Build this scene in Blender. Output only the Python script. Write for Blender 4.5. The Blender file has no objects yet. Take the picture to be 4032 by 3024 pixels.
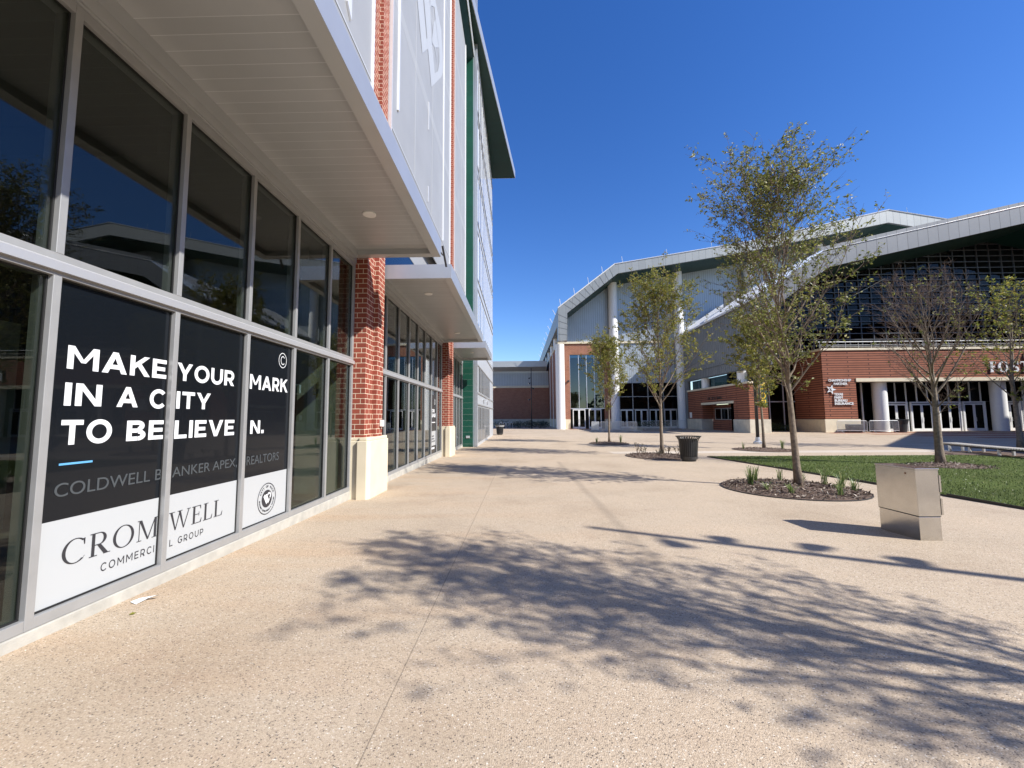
import bpy, math, random
from mathutils import Vector, Matrix

# ------------------------------------------------------------------ camera, sky, sun, exposure
S = bpy.context.scene
COL = S.collection
cd = bpy.data.cameras.new("camera")
cam = bpy.data.objects.new("camera", cd)
COL.objects.link(cam)
cd.sensor_width = 36.0
cd.lens = 14.286
cd.clip_start = 0.05
cd.clip_end = 2000
cam.matrix_world = Matrix(((0.9998, 0.008645, 0.018056, 0.0),
                           (0.018691, -0.080153, -0.996607, 0.0),
                           (-0.007169, 0.996745, -0.080298, 1.55),
                           (0, 0, 0, 1)))
S.camera = cam
SUN = Vector((0.6915, -0.3665, 0.6225)).normalized()
w = bpy.data.worlds.new("World")
S.world = w
w.use_nodes = True
wn = w.node_tree
sky = wn.nodes.new("ShaderNodeTexSky")
sky.sky_type = 'NISHITA'
sky.sun_disc = False
sky.sun_elevation = math.asin(SUN.z)
sky.sun_rotation = math.atan2(SUN.x, SUN.y)
sky.altitude = 0
sky.air_density = 1.0
sky.dust_density = 0.15
sky.ozone_density = 3.0
bg = wn.nodes["Background"]
bg.inputs[1].default_value = 0.13
hs = wn.nodes.new("ShaderNodeHueSaturation")
hs.inputs["Saturation"].default_value = 1.3
hs.inputs["Hue"].default_value = 0.515
wn.links.new(sky.outputs[0], hs.inputs["Color"])
wn.links.new(hs.outputs[0], bg.inputs[0])
sl = bpy.data.lights.new("sun", 'SUN')
sl.energy = 4.9
sl.angle = math.radians(0.53)
sl.color = (1.0, 0.97, 0.915)
so = bpy.data.objects.new("sun", sl)
COL.objects.link(so)
so.location = (30, -20, 40)
so.rotation_euler = SUN.to_track_quat('Z', 'Y').to_euler()
S.view_settings.view_transform = 'Standard'
S.view_settings.look = 'None'
S.view_settings.exposure = 0.62
S.view_settings.gamma = 1.0
S.cycles.max_bounces = 8
S.cycles.transparent_max_bounces = 24
S.cycles.caustics_reflective = False
S.cycles.caustics_refractive = False

R = random.Random(7)


def gz(y):
    """height of the paving: level near the camera, falling gently away"""
    if y < 0: return 0.105
    if y < 8: return 0.105 - 0.0155 * y
    if y < 24: return -0.019 - 0.161 * (y - 8) / 16
    return -0.18


# ------------------------------------------------------------------ materials
MATS = {}


def mat(name, base=(.5, .5, .5), rough=.6, metal=0.0, spec=.5, noise=0.0, nscale=6.0, bump=0.0, bscale=60.0):
    m = bpy.data.materials.new(name)
    m.use_nodes = True
    nt = m.node_tree
    b = nt.nodes["Principled BSDF"]
    b.inputs["Base Color"].default_value = (*base, 1)
    b.inputs["Roughness"].default_value = rough
    b.inputs["Metallic"].default_value = metal
    b.inputs["Specular IOR Level"].default_value = spec
    if noise or bump:
        tc = nt.nodes.new("ShaderNodeTexCoord")
    if noise:
        n = nt.nodes.new("ShaderNodeTexNoise")
        n.inputs["Scale"].default_value = nscale
        n.inputs["Detail"].default_value = 6
        nt.links.new(tc.outputs["Object"], n.inputs["Vector"])
        r = nt.nodes.new("ShaderNodeMapRange")
        r.inputs[1].default_value = .3
        r.inputs[2].default_value = .7
        r.inputs[3].default_value = 1 - noise
        r.inputs[4].default_value = 1 + noise
        nt.links.new(n.outputs[0], r.inputs[0])
        h = nt.nodes.new("ShaderNodeVectorMath")
        h.operation = 'SCALE'
        h.inputs[0].default_value = base
        nt.links.new(r.outputs[0], h.inputs["Scale"])
        nt.links.new(h.outputs[0], b.inputs["Base Color"])
    if bump:
        n2 = nt.nodes.new("ShaderNodeTexNoise")
        n2.inputs["Scale"].default_value = bscale
        n2.inputs["Detail"].default_value = 4
        nt.links.new(tc.outputs["Object"], n2.inputs["Vector"])
        bp = nt.nodes.new("ShaderNodeBump")
        bp.inputs["Strength"].default_value = bump
        bp.inputs["Distance"].default_value = .01
        nt.links.new(n2.outputs[0], bp.inputs["Height"])
        nt.links.new(bp.outputs[0], b.inputs["Normal"])
    MATS[name] = m
    return m


def node(m, t, **kw):
    n = m.node_tree.nodes.new(t)
    for k, v in kw.items():
        setattr(n, k, v)
    return n


def link(m, a, b):
    m.node_tree.links.new(a, b)


def math_n(m, op, a, b=None, c=None):
    n = node(m, "ShaderNodeMath", operation=op)
    for i, v in enumerate((a, b, c)):
        if v is None: continue
        if isinstance(v, (int, float)): n.inputs[i].default_value = v
        else: link(m, v, n.inputs[i])
    return n.outputs[0]


def mixc(m, fac, a, b, mode='MIX'):
    n = node(m, "ShaderNodeMix", data_type='RGBA', blend_type=mode)
    if isinstance(fac, (int, float)): n.inputs[0].default_value = fac
    else: link(m, fac, n.inputs[0])
    for i, v in ((6, a), (7, b)):
        if isinstance(v, tuple): n.inputs[i].default_value = (*v, 1)
        else: link(m, v, n.inputs[i])
    return n.outputs[2]


def ramp(m, val, stops):
    n = node(m, "ShaderNodeValToRGB")
    cr = n.color_ramp
    while len(cr.elements) < len(stops): cr.elements.new(.5)
    for e, (p, c) in zip(cr.elements, stops):
        e.position = p
        e.color = (*c, 1) if isinstance(c, tuple) else (c, c, c, 1)
    link(m, val, n.inputs[0])
    return n.outputs[0]


def noise_n(m, vec, scale, detail=4, rough=.5):
    n = node(m, "ShaderNodeTexNoise")
    n.inputs["Scale"].default_value = scale
    n.inputs["Detail"].default_value = detail
    n.inputs["Roughness"].default_value = rough
    link(m, vec, n.inputs["Vector"])
    return n.outputs[0]


def brick_mat(name, c1, c2, mortar, bw, rh, ms, bump=.4, rough=.85):
    m = mat(name, c1, rough, spec=.25)
    b = m.node_tree.nodes["Principled BSDF"]
    uv = node(m, "ShaderNodeUVMap")
    br = node(m, "ShaderNodeTexBrick")
    br.offset = .5
    br.inputs["Color1"].default_value = (*c1, 1)
    br.inputs["Color2"].default_value = (*c2, 1)
    br.inputs["Mortar"].default_value = (*mortar, 1)
    br.inputs["Scale"].default_value = 1
    br.inputs["Mortar Size"].default_value = ms
    br.inputs["Mortar Smooth"].default_value = .15
    br.inputs["Bias"].default_value = -.1
    br.inputs["Brick Width"].default_value = bw
    br.inputs["Row Height"].default_value = rh
    link(m, uv.outputs[0], br.inputs["Vector"])
    n = noise_n(m, uv.outputs[0], 40, 5, .6)
    n2 = noise_n(m, uv.outputs[0], 1.3, 3)
    k = math_n(m, 'MULTIPLY', math_n(m, 'ADD', math_n(m, 'MULTIPLY', n, .5), .75),
               math_n(m, 'ADD', math_n(m, 'MULTIPLY', n2, .4), .8))
    v = node(m, "ShaderNodeVectorMath", operation='SCALE')
    link(m, br.outputs[0], v.inputs[0])
    link(m, k, v.inputs["Scale"])
    link(m, v.outputs[0], b.inputs["Base Color"])
    bp = node(m, "ShaderNodeBump")
    bp.inputs["Strength"].default_value = bump
    bp.inputs["Distance"].default_value = .008
    link(m, math_n(m, 'SUBTRACT', math_n(m, 'MULTIPLY', n, .3), br.outputs[1]), bp.inputs["Height"])
    link(m, bp.outputs[0], b.inputs["Normal"])
    return m


def seam_mat(name, base, rough, metal, pitch, seamw, axis=0, dark=.35, bump=.6, noise=.08, off=0.0, var=.06):
    """sheet metal with joints every pitch metres along UV u (axis 0) or v (axis 1)"""
    m = mat(name, base, rough, metal, spec=.4)
    b = m.node_tree.nodes["Principled BSDF"]
    uv = node(m, "ShaderNodeUVMap")
    sp = node(m, "ShaderNodeSeparateXYZ")
    link(m, uv.outputs[0], sp.inputs[0])
    u = math_n(m, 'DIVIDE', math_n(m, 'ADD', sp.outputs[axis], off), pitch)
    fr = math_n(m, 'FRACT', u)
    line = math_n(m, 'LESS_THAN', fr, seamw / pitch)
    wn_ = node(m, "ShaderNodeTexWhiteNoise", noise_dimensions='1D')
    link(m, math_n(m, 'FLOOR', u), wn_.inputs["W"])
    k = math_n(m, 'ADD', math_n(m, 'MULTIPLY', wn_.outputs[0], 2 * var), 1 - var)
    n = noise_n(m, uv.outputs[0], 2.2, 5, .6)
    k = math_n(m, 'MULTIPLY', k, math_n(m, 'ADD', math_n(m, 'MULTIPLY', n, 2 * noise), 1 - noise))
    k = math_n(m, 'MULTIPLY', k, math_n(m, 'SUBTRACT', 1.0, math_n(m, 'MULTIPLY', line, 1 - dark)))
    v = node(m, "ShaderNodeVectorMath", operation='SCALE')
    v.inputs[0].default_value = base
    link(m, k, v.inputs["Scale"])
    link(m, v.outputs[0], b.inputs["Base Color"])
    bp = node(m, "ShaderNodeBump", invert=True)
    bp.inputs["Strength"].default_value = bump
    bp.inputs["Distance"].default_value = .01
    link(m, line, bp.inputs["Height"])
    link(m, bp.outputs[0], b.inputs["Normal"])
    return m


def rib_mat(name, base, rough, metal, pitch, bump=1.0, dist=.03):
    """corrugated sheet, ribs running up the wall"""
    m = mat(name, base, rough, metal, spec=.4)
    b = m.node_tree.nodes["Principled BSDF"]
    uv = node(m, "ShaderNodeUVMap")
    sp = node(m, "ShaderNodeSeparateXYZ")
    link(m, uv.outputs[0], sp.inputs[0])
    s = math_n(m, 'SINE', math_n(m, 'MULTIPLY', sp.outputs[0], 2 * math.pi / pitch))
    s = math_n(m, 'ADD', math_n(m, 'MULTIPLY', s, .5), .5)
    n = noise_n(m, uv.outputs[0], .8, 4)
    gap = math_n(m, 'LESS_THAN', s, .18)
    k = math_n(m, 'MULTIPLY', math_n(m, 'SUBTRACT', 1.0, math_n(m, 'MULTIPLY', gap, .22)),
               math_n(m, 'ADD', math_n(m, 'MULTIPLY', n, .24), .88))
    v = node(m, "ShaderNodeVectorMath", operation='SCALE')
    v.inputs[0].default_value = base
    link(m, k, v.inputs["Scale"])
    link(m, v.outputs[0], b.inputs["Base Color"])
    bp = node(m, "ShaderNodeBump")
    bp.inputs["Strength"].default_value = bump
    bp.inputs["Distance"].default_value = dist
    link(m, s, bp.inputs["Height"])
    link(m, bp.outputs[0], b.inputs["Normal"])
    return m


def glass_mat(name, tint, f0, gl=(.95, .97, 1.0)):
    m = bpy.data.materials.new(name)
    m.use_nodes = True
    nt = m.node_tree
    nt.nodes.remove(nt.nodes["Principled BSDF"])
    out = nt.nodes["Material Output"]
    t = node(m, "ShaderNodeBsdfTransparent")
    t.inputs[0].default_value = (*tint, 1)
    g = node(m, "ShaderNodeBsdfGlossy")
    g.inputs["Color"].default_value = (*gl, 1)
    g.inputs["Roughness"].default_value = 0.0
    tc = node(m, "ShaderNodeTexCoord")
    bp = node(m, "ShaderNodeBump")
    bp.inputs["Strength"].default_value = .02
    bp.inputs["Distance"].default_value = .02
    link(m, noise_n(m, tc.outputs["Object"], .9, 1), bp.inputs["Height"])
    link(m, bp.outputs[0], g.inputs["Normal"])
    ge = node(m, "ShaderNodeNewGeometry")
    dt = node(m, "ShaderNodeVectorMath", operation='DOT_PRODUCT')
    link(m, ge.outputs["Incoming"], dt.inputs[0])
    link(m, ge.outputs["Normal"], dt.inputs[1])
    c1 = math_n(m, 'SUBTRACT', 1.0, math_n(m, 'ABSOLUTE', dt.outputs["Value"]))
    fz = math_n(m, 'ADD', math_n(m, 'MULTIPLY', math_n(m, 'POWER', c1, 5.0), 1 - f0), f0)
    mx = node(m, "ShaderNodeMixShader")
    link(m, fz, mx.inputs[0])
    link(m, t.outputs[0], mx.inputs[1])
    link(m, g.outputs[0], mx.inputs[2])
    link(m, mx.outputs[0], out.inputs[0])
    MATS[name] = m
    return m


def leaf_mat(name, stops, transl=.35):
    m = mat(name, (.1, .12, .03), .45, spec=.5)
    nt = m.node_tree
    b = nt.nodes["Principled BSDF"]
    g = node(m, "ShaderNodeNewGeometry")
    c = ramp(m, g.outputs["Random Per Island"], stops)
    link(m, c, b.inputs["Base Color"])
    t = node(m, "ShaderNodeBsdfTranslucent")
    link(m, c, t.inputs[0])
    mx = node(m, "ShaderNodeMixShader")
    mx.inputs[0].default_value = transl
    link(m, b.outputs[0], mx.inputs[1])
    link(m, t.outputs[0], mx.inputs[2])
    link(m, mx.outputs[0], nt.nodes["Material Output"].inputs[0])
    return m


def paving_mat():
    m = mat("exposed aggregate paving", (.5, .4, .3), .85, spec=.2)
    b = m.node_tree.nodes["Principled BSDF"]
    g = node(m, "ShaderNodeNewGeometry")
    P = g.outputs["Position"]
    sp = node(m, "ShaderNodeSeparateXYZ")
    link(m, P, sp.inputs[0])
    x, y = sp.outputs[0], sp.outputs[1]
    vo = node(m, "ShaderNodeTexVoronoi")
    vo.inputs["Scale"].default_value = 118
    link(m, P, vo.inputs["Vector"])
    hsv = node(m, "ShaderNodeSeparateColor")
    link(m, vo.outputs["Color"], hsv.inputs[0])
    stones = ramp(m, hsv.outputs[0], [(0, (.10, .085, .075)), (.05, (.18, .145, .115)), (.08, (.34, .27, .20)), (.3, (.43, .338, .243)),
                                      (.6, (.515, .41, .295)), (.88, (.575, .47, .355)), (.97, (.64, .56, .45)), (1, (.80, .74, .64))])
    paste = (.51, .408, .295)
    edge = ramp(m, vo.outputs["Distance"], [(.0, 1.0), (.42, 1.0), (.62, 0.0)])
    c = mixc(m, edge, paste, stones)
    fine = noise_n(m, P, 160, 4, .7)
    c = mixc(m, 1.0, c, ramp(m, fine, [(.25, .74), (.5, .98), (.75, 1.18)]), 'MULTIPLY')
    # broad staining, pinker and rustier in places
    st = noise_n(m, P, .55, 6, .6)
    c = mixc(m, 1.0, c, ramp(m, st, [(.3, (.86, .84, .82)), (.5, (1, 1, 1)), (.68, (1.06, 1.05, 1.04))]), 'MULTIPLY')
    mp = node(m, "ShaderNodeMapping")
    mp.inputs["Scale"].default_value = (.25, 1.6, 1)
    link(m, P, mp.inputs["Vector"])
    rust = noise_n(m, mp.outputs[0], .9, 5, .6)
    near_wall = node(m, "ShaderNodeMapRange")
    near_wall.inputs[1].default_value = 2.5
    near_wall.inputs[2].default_value = -2.5
    near_wall.inputs[3].default_value = .04
    near_wall.inputs[4].default_value = .42
    link(m, x, near_wall.inputs[0])
    rf = math_n(m, 'MULTIPLY', ramp(m, rust, [(.42, 0.0), (.66, 1.0)]), near_wall.outputs[0])
    c = mixc(m, rf, c, mixc(m, 1.0, c, (1.0, .84, .70), 'MULTIPLY'))
    gum = node(m, "ShaderNodeTexVoronoi")
    gum.inputs["Scale"].default_value = 1.15
    link(m, P, gum.inputs["Vector"])
    c = mixc(m, ramp(m, gum.outputs["Distance"], [(.0, .55), (.018, .5), (.026, 0.0)]), c, (.17, .14, .115))
    blot = noise_n(m, P, 2.7, 5, .65)
    c = mixc(m, math_n(m, 'MULTIPLY', ramp(m, blot, [(.56, 0.0), (.72, 1.0)]), .35), c, mixc(m, 1.0, c, (.82, .76, .76), 'MULTIPLY'))
    # long drag stain and a tyre scuff
    wob = math_n(m, 'MULTIPLY', math_n(m, 'SUBTRACT', noise_n(m, P, .5, 2), .5), .16)
    d = math_n(m, 'ABSOLUTE', math_n(m, 'ADD', math_n(m, 'SUBTRACT', x, 1.38), wob))
    sf = ramp(m, d, [(.0, 1.0), (.05, .7), (.11, 0.0)])
    yr = math_n(m, 'MULTIPLY', math_n(m, 'GREATER_THAN', y, 3.9), math_n(m, 'LESS_THAN', y, 15.0))
    c = mixc(m, math_n(m, 'MULTIPLY', math_n(m, 'MULTIPLY', sf, yr), .34), c, (.22, .18, .14))
    # sawn control joints
    def joint(v, pos, hw):
        return math_n(m, 'LESS_THAN', math_n(m, 'ABSOLUTE', math_n(m, 'SUBTRACT', v, pos)), hw)
    j = joint(x, -.70, .0035)
    for px in (8.4, 17.5, 27.0):
        j = math_n(m, 'MAXIMUM', j, joint(x, px, .008))
    for py in (19.6, 24.9, 31.0, 37.2, 44.0):
        j = math_n(m, 'MAXIMUM', j, joint(y, py, .012))
    c = mixc(m, math_n(m, 'MULTIPLY', j, .5), c, (.10, .075, .055))
    # a slab of smoother, paler concrete
    sl_ = math_n(m, 'MULTIPLY', math_n(m, 'MULTIPLY', math_n(m, 'GREATER_THAN', y, 18.4), math_n(m, 'LESS_THAN', y, 19.6)),
                 math_n(m, 'GREATER_THAN', x, 4.2))
    c = mixc(m, math_n(m, 'MULTIPLY', sl_, .5), c, (.66, .60, .52))
    link(m, c, b.inputs["Base Color"])
    bp = node(m, "ShaderNodeBump")
    bp.inputs["Strength"].default_value = .35
    bp.inputs["Distance"].default_value = .006
    link(m, math_n(m, 'ADD', edge, fine), bp.inputs["Height"])
    link(m, bp.outputs[0], b.inputs["Normal"])
    return m


M_pave = paving_mat()
M_frame = mat("anodised aluminium", (.38, .38, .375), .42, .35, noise=.06, nscale=5)
M_framelite = mat("bright aluminium", (.66, .66, .67), .35, .6)
M_gasket = mat("black gasket", (.012, .012, .012), .6)
M_glass = glass_mat("tinted shop glass", (.60, .64, .60), .05)
M_glassdark = glass_mat("dark grey glass", (.13, .16, .175), .016)
M_glassblue = glass_mat("blue grey glass", (.22, .32, .37), .09)
M_brick = brick_mat("red brick near", (.29, .072, .045), (.22, .052, .034), (.70, .58, .43), .2032, .1016, .0062)
M_brickfar = brick_mat("red brick far", (.32, .122, .070), (.24, .088, .052), (.38, .26, .19), .40, .135, .016, .3)
M_brickband = brick_mat("banded red brick", (.35, .135, .078), (.29, .108, .062), (.125, .052, .037), 4.0, .225, .055, .6)
M_stone = mat("cream cast stone", (.68, .60, .44), .8, noise=.06, nscale=3, bump=.15, bscale=120)
M_stonegrey = mat("weathered cast stone", (.55, .50, .40), .85, noise=.16, nscale=1.5, bump=.2)
M_curb = mat("pale concrete kerb", (.43, .41, .36), .85, noise=.14, nscale=7, bump=.3, bscale=80)
M_soffit = seam_mat("grey soffit boards", (.44, .45, .45), .38, .25, .152, .006, axis=1, dark=1.45, bump=.25, var=.035)
M_canopy = mat("silver canopy metal", (.48, .49, .49), .38, .45, noise=.03, nscale=3)
M_fasciaC = mat("bright canopy fascia", (.47, .49, .52), .34, .5, noise=.03, nscale=2)
M_mesh = mat("perforated grey screen", (.37, .37, .365), .5, .25, noise=.05, nscale=.8)
M_meshlite = mat("pale screen marking", (.47, .48, .49), .5, .2)
M_meshband = mat("slab edge seen through screen", (.41, .41, .40), .5, .25)
M_edge = mat("polished white edge", (.88, .88, .88), .18, .35)
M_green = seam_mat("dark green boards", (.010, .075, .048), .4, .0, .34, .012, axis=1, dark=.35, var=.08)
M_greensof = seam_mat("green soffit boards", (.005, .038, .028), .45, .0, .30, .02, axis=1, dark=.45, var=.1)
M_tower = seam_mat("ribbed pale metal", (.60, .63, .66), .38, .35, .42, .05, axis=0, dark=.72, var=.05)
M_panelgrey = seam_mat("grey fascia panels", (.27, .28, .275), .45, .3, .86, .035, axis=0, dark=.5, var=.05)
M_paneldark = seam_mat("darker fascia panels", (.145, .147, .152), .45, .3, .92, .045, axis=0, dark=.45, var=.05)
M_ribwall = rib_mat("pale ribbed cladding", (.38, .42, .45), .4, .3, .30, .35)
M_ribdark = rib_mat("grey corrugated cladding", (.20, .21, .22), .45, .25, .42)
M_white = mat("white painted metal", (.80, .79, .76), .4, noise=.03)
M_roofw = seam_mat("white standing seam roof", (.86, .86, .86), .3, .15, .6, .03, axis=0, dark=.7)
M_roofg = mat("grey roof sheet", (.40, .40, .40), .5, .2)
M_black = mat("black posterboard", (.0055, .0075, .0105), .22, spec=.25)
M_posterw = mat("white posterboard", (.45, .465, .47), .4)
M_ink = mat("dark ink", (.03, .03, .035), .5)
M_greyink = mat("grey lettering", (.062, .070, .075), .5)
for mm in (M_black, M_posterw):
    mm.node_tree.nodes["Principled BSDF"].inputs["Coat Weight"].default_value = .28
    mm.node_tree.nodes["Principled BSDF"].inputs["Coat Roughness"].default_value = .03
M_blueink = mat("blue bar", (.12, .38, .68), .5)
M_lettw = mat("white letters", (.74, .75, .75), .4)
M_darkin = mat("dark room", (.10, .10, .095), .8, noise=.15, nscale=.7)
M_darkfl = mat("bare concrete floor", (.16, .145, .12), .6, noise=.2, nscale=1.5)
M_steel = mat("brushed stainless steel", (.58, .565, .535), .19, 1.0, noise=.06, nscale=9, bump=.03, bscale=25)
M_galv = mat("galvanised steel", (.60, .61, .62), .4, .45)
M_bin = mat("black painted steel", (.042, .042, .043), .4, .2, noise=.2, nscale=20)
M_blackp = mat("black pole paint", (.02, .02, .022), .4)
M_bag = mat("clear bin liner", (.35, .36, .36), .3)
M_bark = mat("grey brown bark", (.20, .155, .11), .9, noise=.35, nscale=14, bump=.9, bscale=40)
M_twig = mat("dark twig bark", (.15, .10, .075), .9, noise=.25, nscale=12)
M_leaf = leaf_mat("olive leaves", [(0, (.07, .09, .018)), (.35, (.165, .19, .038)), (.7, (.27, .285, .06)), (.93, (.40, .38, .13)), (1, (.58, .54, .32))], .42)
M_leafy = leaf_mat("yellowing leaves", [(0, (.10, .115, .02)), (.4, (.225, .245, .042)), (.8, (.36, .345, .065)), (1, (.42, .30, .07))], .42)
M_mulch = mat("shredded bark mulch", (.125, .082, .058), .95, noise=.5, nscale=45, bump=1.0, bscale=70)
M_chip = leaf_mat("mulch chips", [(0, (.07, .045, .03)), (.5, (.16, .105, .075)), (.8, (.27, .20, .14)), (1, (.48, .41, .32))], .05)
M_blade = leaf_mat("long grass blades", [(0, (.07, .13, .03)), (.6, (.19, .27, .07)), (.9, (.36, .40, .16)), (1, (.5, .46, .25))], .3)
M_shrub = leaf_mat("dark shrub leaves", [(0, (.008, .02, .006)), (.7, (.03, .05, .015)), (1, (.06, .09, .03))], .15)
M_sprig = leaf_mat("dusty shrub leaves", [(0, (.05, .045, .03)), (.6, (.13, .11, .06)), (1, (.22, .22, .14))], .2)
M_redpave = brick_mat("red paving brick", (.36, .13, .08), (.30, .10, .06), (.30, .2, .14), .3, .12, .01, .2)
M_paper = mat("white paper", (.85, .85, .84), .7)
M_gold = mat("gold letters", (.75, .50, .04), .5)
M_banner = mat("green banner cloth", (.012, .06, .035), .7)


def turf_mat():
    m = mat("mown turf", (.05, .11, .015), .9, spec=.15)
    b = m.node_tree.nodes["Principled BSDF"]
    g = node(m, "ShaderNodeNewGeometry")
    P = g.outputs["Position"]
    c = ramp(m, noise_n(m, P, 45, 5, .7), [(.3, (.055, .080, .018)), (.5, (.095, .128, .031)), (.7, (.135, .168, .050))])
    c = mixc(m, 1.0, c, ramp(m, noise_n(m, P, .7, 4), [(.3, .75), (.7, 1.2)]), 'MULTIPLY')
    vo = node(m, "ShaderNodeTexVoronoi")
    vo.inputs["Scale"].default_value = 4.2
    link(m, P, vo.inputs["Vector"])
    c = mixc(m, ramp(m, vo.outputs["Distance"], [(.0, .8), (.10, .8), (.13, 0.0)]), c, (.34, .30, .15))
    link(m, c, b.inputs["Base Color"])
    bp = node(m, "ShaderNodeBump")
    bp.inputs["Strength"].default_value = 1
    bp.inputs["Distance"].default_value = .03
    link(m, noise_n(m, P, 70, 4, .7), bp.inputs["Height"])
    link(m, bp.outputs[0], b.inputs["Normal"])
    return m


M_turf = turf_mat()

# ------------------------------------------------------------------ mesh helpers
BASE = {}


class MB:
    def __init__(s):
        s.v = []
        s.f = []

    def poly(s, pts):
        i = len(s.v)
        s.v += [tuple(p) for p in pts]
        s.f.append(tuple(range(i, i + len(pts))))
        return s

    def box(s, x0, x1, y0, y1, z0, z1):
        i = len(s.v)
        s.v += [(x0, y0, z0), (x1, y0, z0), (x1, y1, z0), (x0, y1, z0), (x0, y0, z1), (x1, y0, z1), (x1, y1, z1), (x0, y1, z1)]
        for q in ((0, 3, 2, 1), (4, 5, 6, 7), (0, 1, 5, 4), (1, 2, 6, 5), (2, 3, 7, 6), (3, 0, 4, 7)):
            s.f.append(tuple(i + k for k in q))
        return s

    def prism(s, poly, axis, a, b):
        """extrude a 2-D outline (counter-clockwise or not) along an axis from a to b"""
        def P(p, t):
            if axis == 'x': return (t, p[0], p[1])
            if axis == 'y': return (p[0], t, p[1])
            return (p[0], p[1], t)
        n = len(poly)
        i = len(s.v)
        s.v += [P(p, a) for p in poly] + [P(p, b) for p in poly]
        s.f.append(tuple(i + k for k in range(n))[::-1])
        s.f.append(tuple(i + n + k for k in range(n)))
        for k in range(n):
            l = (k + 1) % n
            s.f.append((i + k, i + l, i + n + l, i + n + k))
        return s

    def tube(s, pts, rad, n=6, cap=True):
        pts = [Vector(p) for p in pts]
        if isinstance(rad, (int, float)): rad = [rad] * len(pts)
        i0 = len(s.v)
        for k, p in enumerate(pts):
            d = (pts[min(k + 1, len(pts) - 1)] - pts[max(k - 1, 0)])
            if d.length < 1e-9: d = Vector((0, 0, 1))
            d.normalize()
            a = d.cross(Vector((0.31, .17, 1)) if abs(d.z) < .9 else Vector((1, .1, 0))).normalized()
            b = d.cross(a)
            for j in range(n):
                t = 2 * math.pi * j / n
                s.v.append(tuple(p + (a * math.cos(t) + b * math.sin(t)) * rad[k]))
        for k in range(len(pts) - 1):
            for j in range(n):
                j2 = (j + 1) % n
                s.f.append((i0 + k * n + j, i0 + k * n + j2, i0 + (k + 1) * n + j2, i0 + (k + 1) * n + j))
        if cap:
            s.f.append(tuple(i0 + j for j in range(n))[::-1])
            e = i0 + (len(pts) - 1) * n
            s.f.append(tuple(e + j for j in range(n)))
        return s

    def lathe(s, prof, c=(0, 0, 0), n=24):
        i0 = len(s.v)
        for r, z in prof:
            for j in range(n):
                t = 2 * math.pi * j / n
                s.v.append((c[0] + r * math.cos(t), c[1] + r * math.sin(t), c[2] + z))
        for k in range(len(prof) - 1):
            for j in range(n):
                j2 = (j + 1) % n
                s.f.append((i0 + k * n + j, i0 + k * n + j2, i0 + (k + 1) * n + j2, i0 + (k + 1) * n + j))
        return s

    def build(s, name, material, parent=None, loc=None, smooth=False, fix=True, bevel=0.0, absolute=True):
        base = Vector(BASE[parent.name]) if parent else Vector(loc or (0, 0, 0))
        off = base if absolute else Vector((0, 0, 0))
        me = bpy.data.meshes.new(name)
        me.from_pydata([(v[0] - off.x, v[1] - off.y, v[2] - off.z) for v in s.v], [], s.f)
        if fix:
            import bmesh
            bm = bmesh.new()
            bm.from_mesh(me)
            bmesh.ops.recalc_face_normals(bm, faces=bm.faces)
            bm.to_mesh(me)
            bm.free()
            uvl = me.uv_layers.new(name="UVMap")
            vs = me.vertices
            for p in me.polygons:
                nx, ny, nz = (abs(t) for t in p.normal)
                for li in p.loop_indices:
                    co = vs[me.loops[li].vertex_index].co + off
                    if nx >= ny and nx >= nz: uvl.data[li].uv = (co.y, co.z)
                    elif ny >= nz: uvl.data[li].uv = (co.x, co.z)
                    else: uvl.data[li].uv = (co.x, co.y)
        if smooth:
            for p in me.polygons: p.use_smooth = True
        me.materials.append(material)
        o = bpy.data.objects.new(name, me)
        COL.objects.link(o)
        if parent:
            o.parent = parent
            BASE[o.name] = tuple(base)
        else:
            o.location = base
            BASE[o.name] = tuple(base)
        if bevel:
            bv = o.modifiers.new("bevel", 'BEVEL')
            bv.width = bevel
            bv.segments = 2
            bv.limit_method = 'ANGLE'
        return o


def tag(o, label, cat, group=None):
    o["label"] = label
    o["category"] = cat
    if group: o["group"] = group
    return o


def thing(name, label, cat, loc=(0, 0, 0), group=None):
    o = bpy.data.objects.new(name, None)
    COL.objects.link(o)
    o.location = loc
    o.empty_display_size = .2
    BASE[o.name] = tuple(loc)
    return tag(o, label, cat, group)


def struct(o, kind="structure"):
    o["kind"] = kind
    return o


def dup(root, loc, label=None, rz=0.0, scale=None):
    r = root.copy()
    COL.objects.link(r)
    r.location = loc
    r.rotation_euler = (0, 0, rz)
    if scale: r.scale = scale
    if label: r["label"] = label
    BASE[r.name] = tuple(loc)
    for ch in list(root.children):
        c = ch.copy()
        COL.objects.link(c)
        c.parent = r
        for g in list(ch.children):
            d = g.copy()
            COL.objects.link(d)
            d.parent = c
    return r


TEXT = {}


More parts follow.
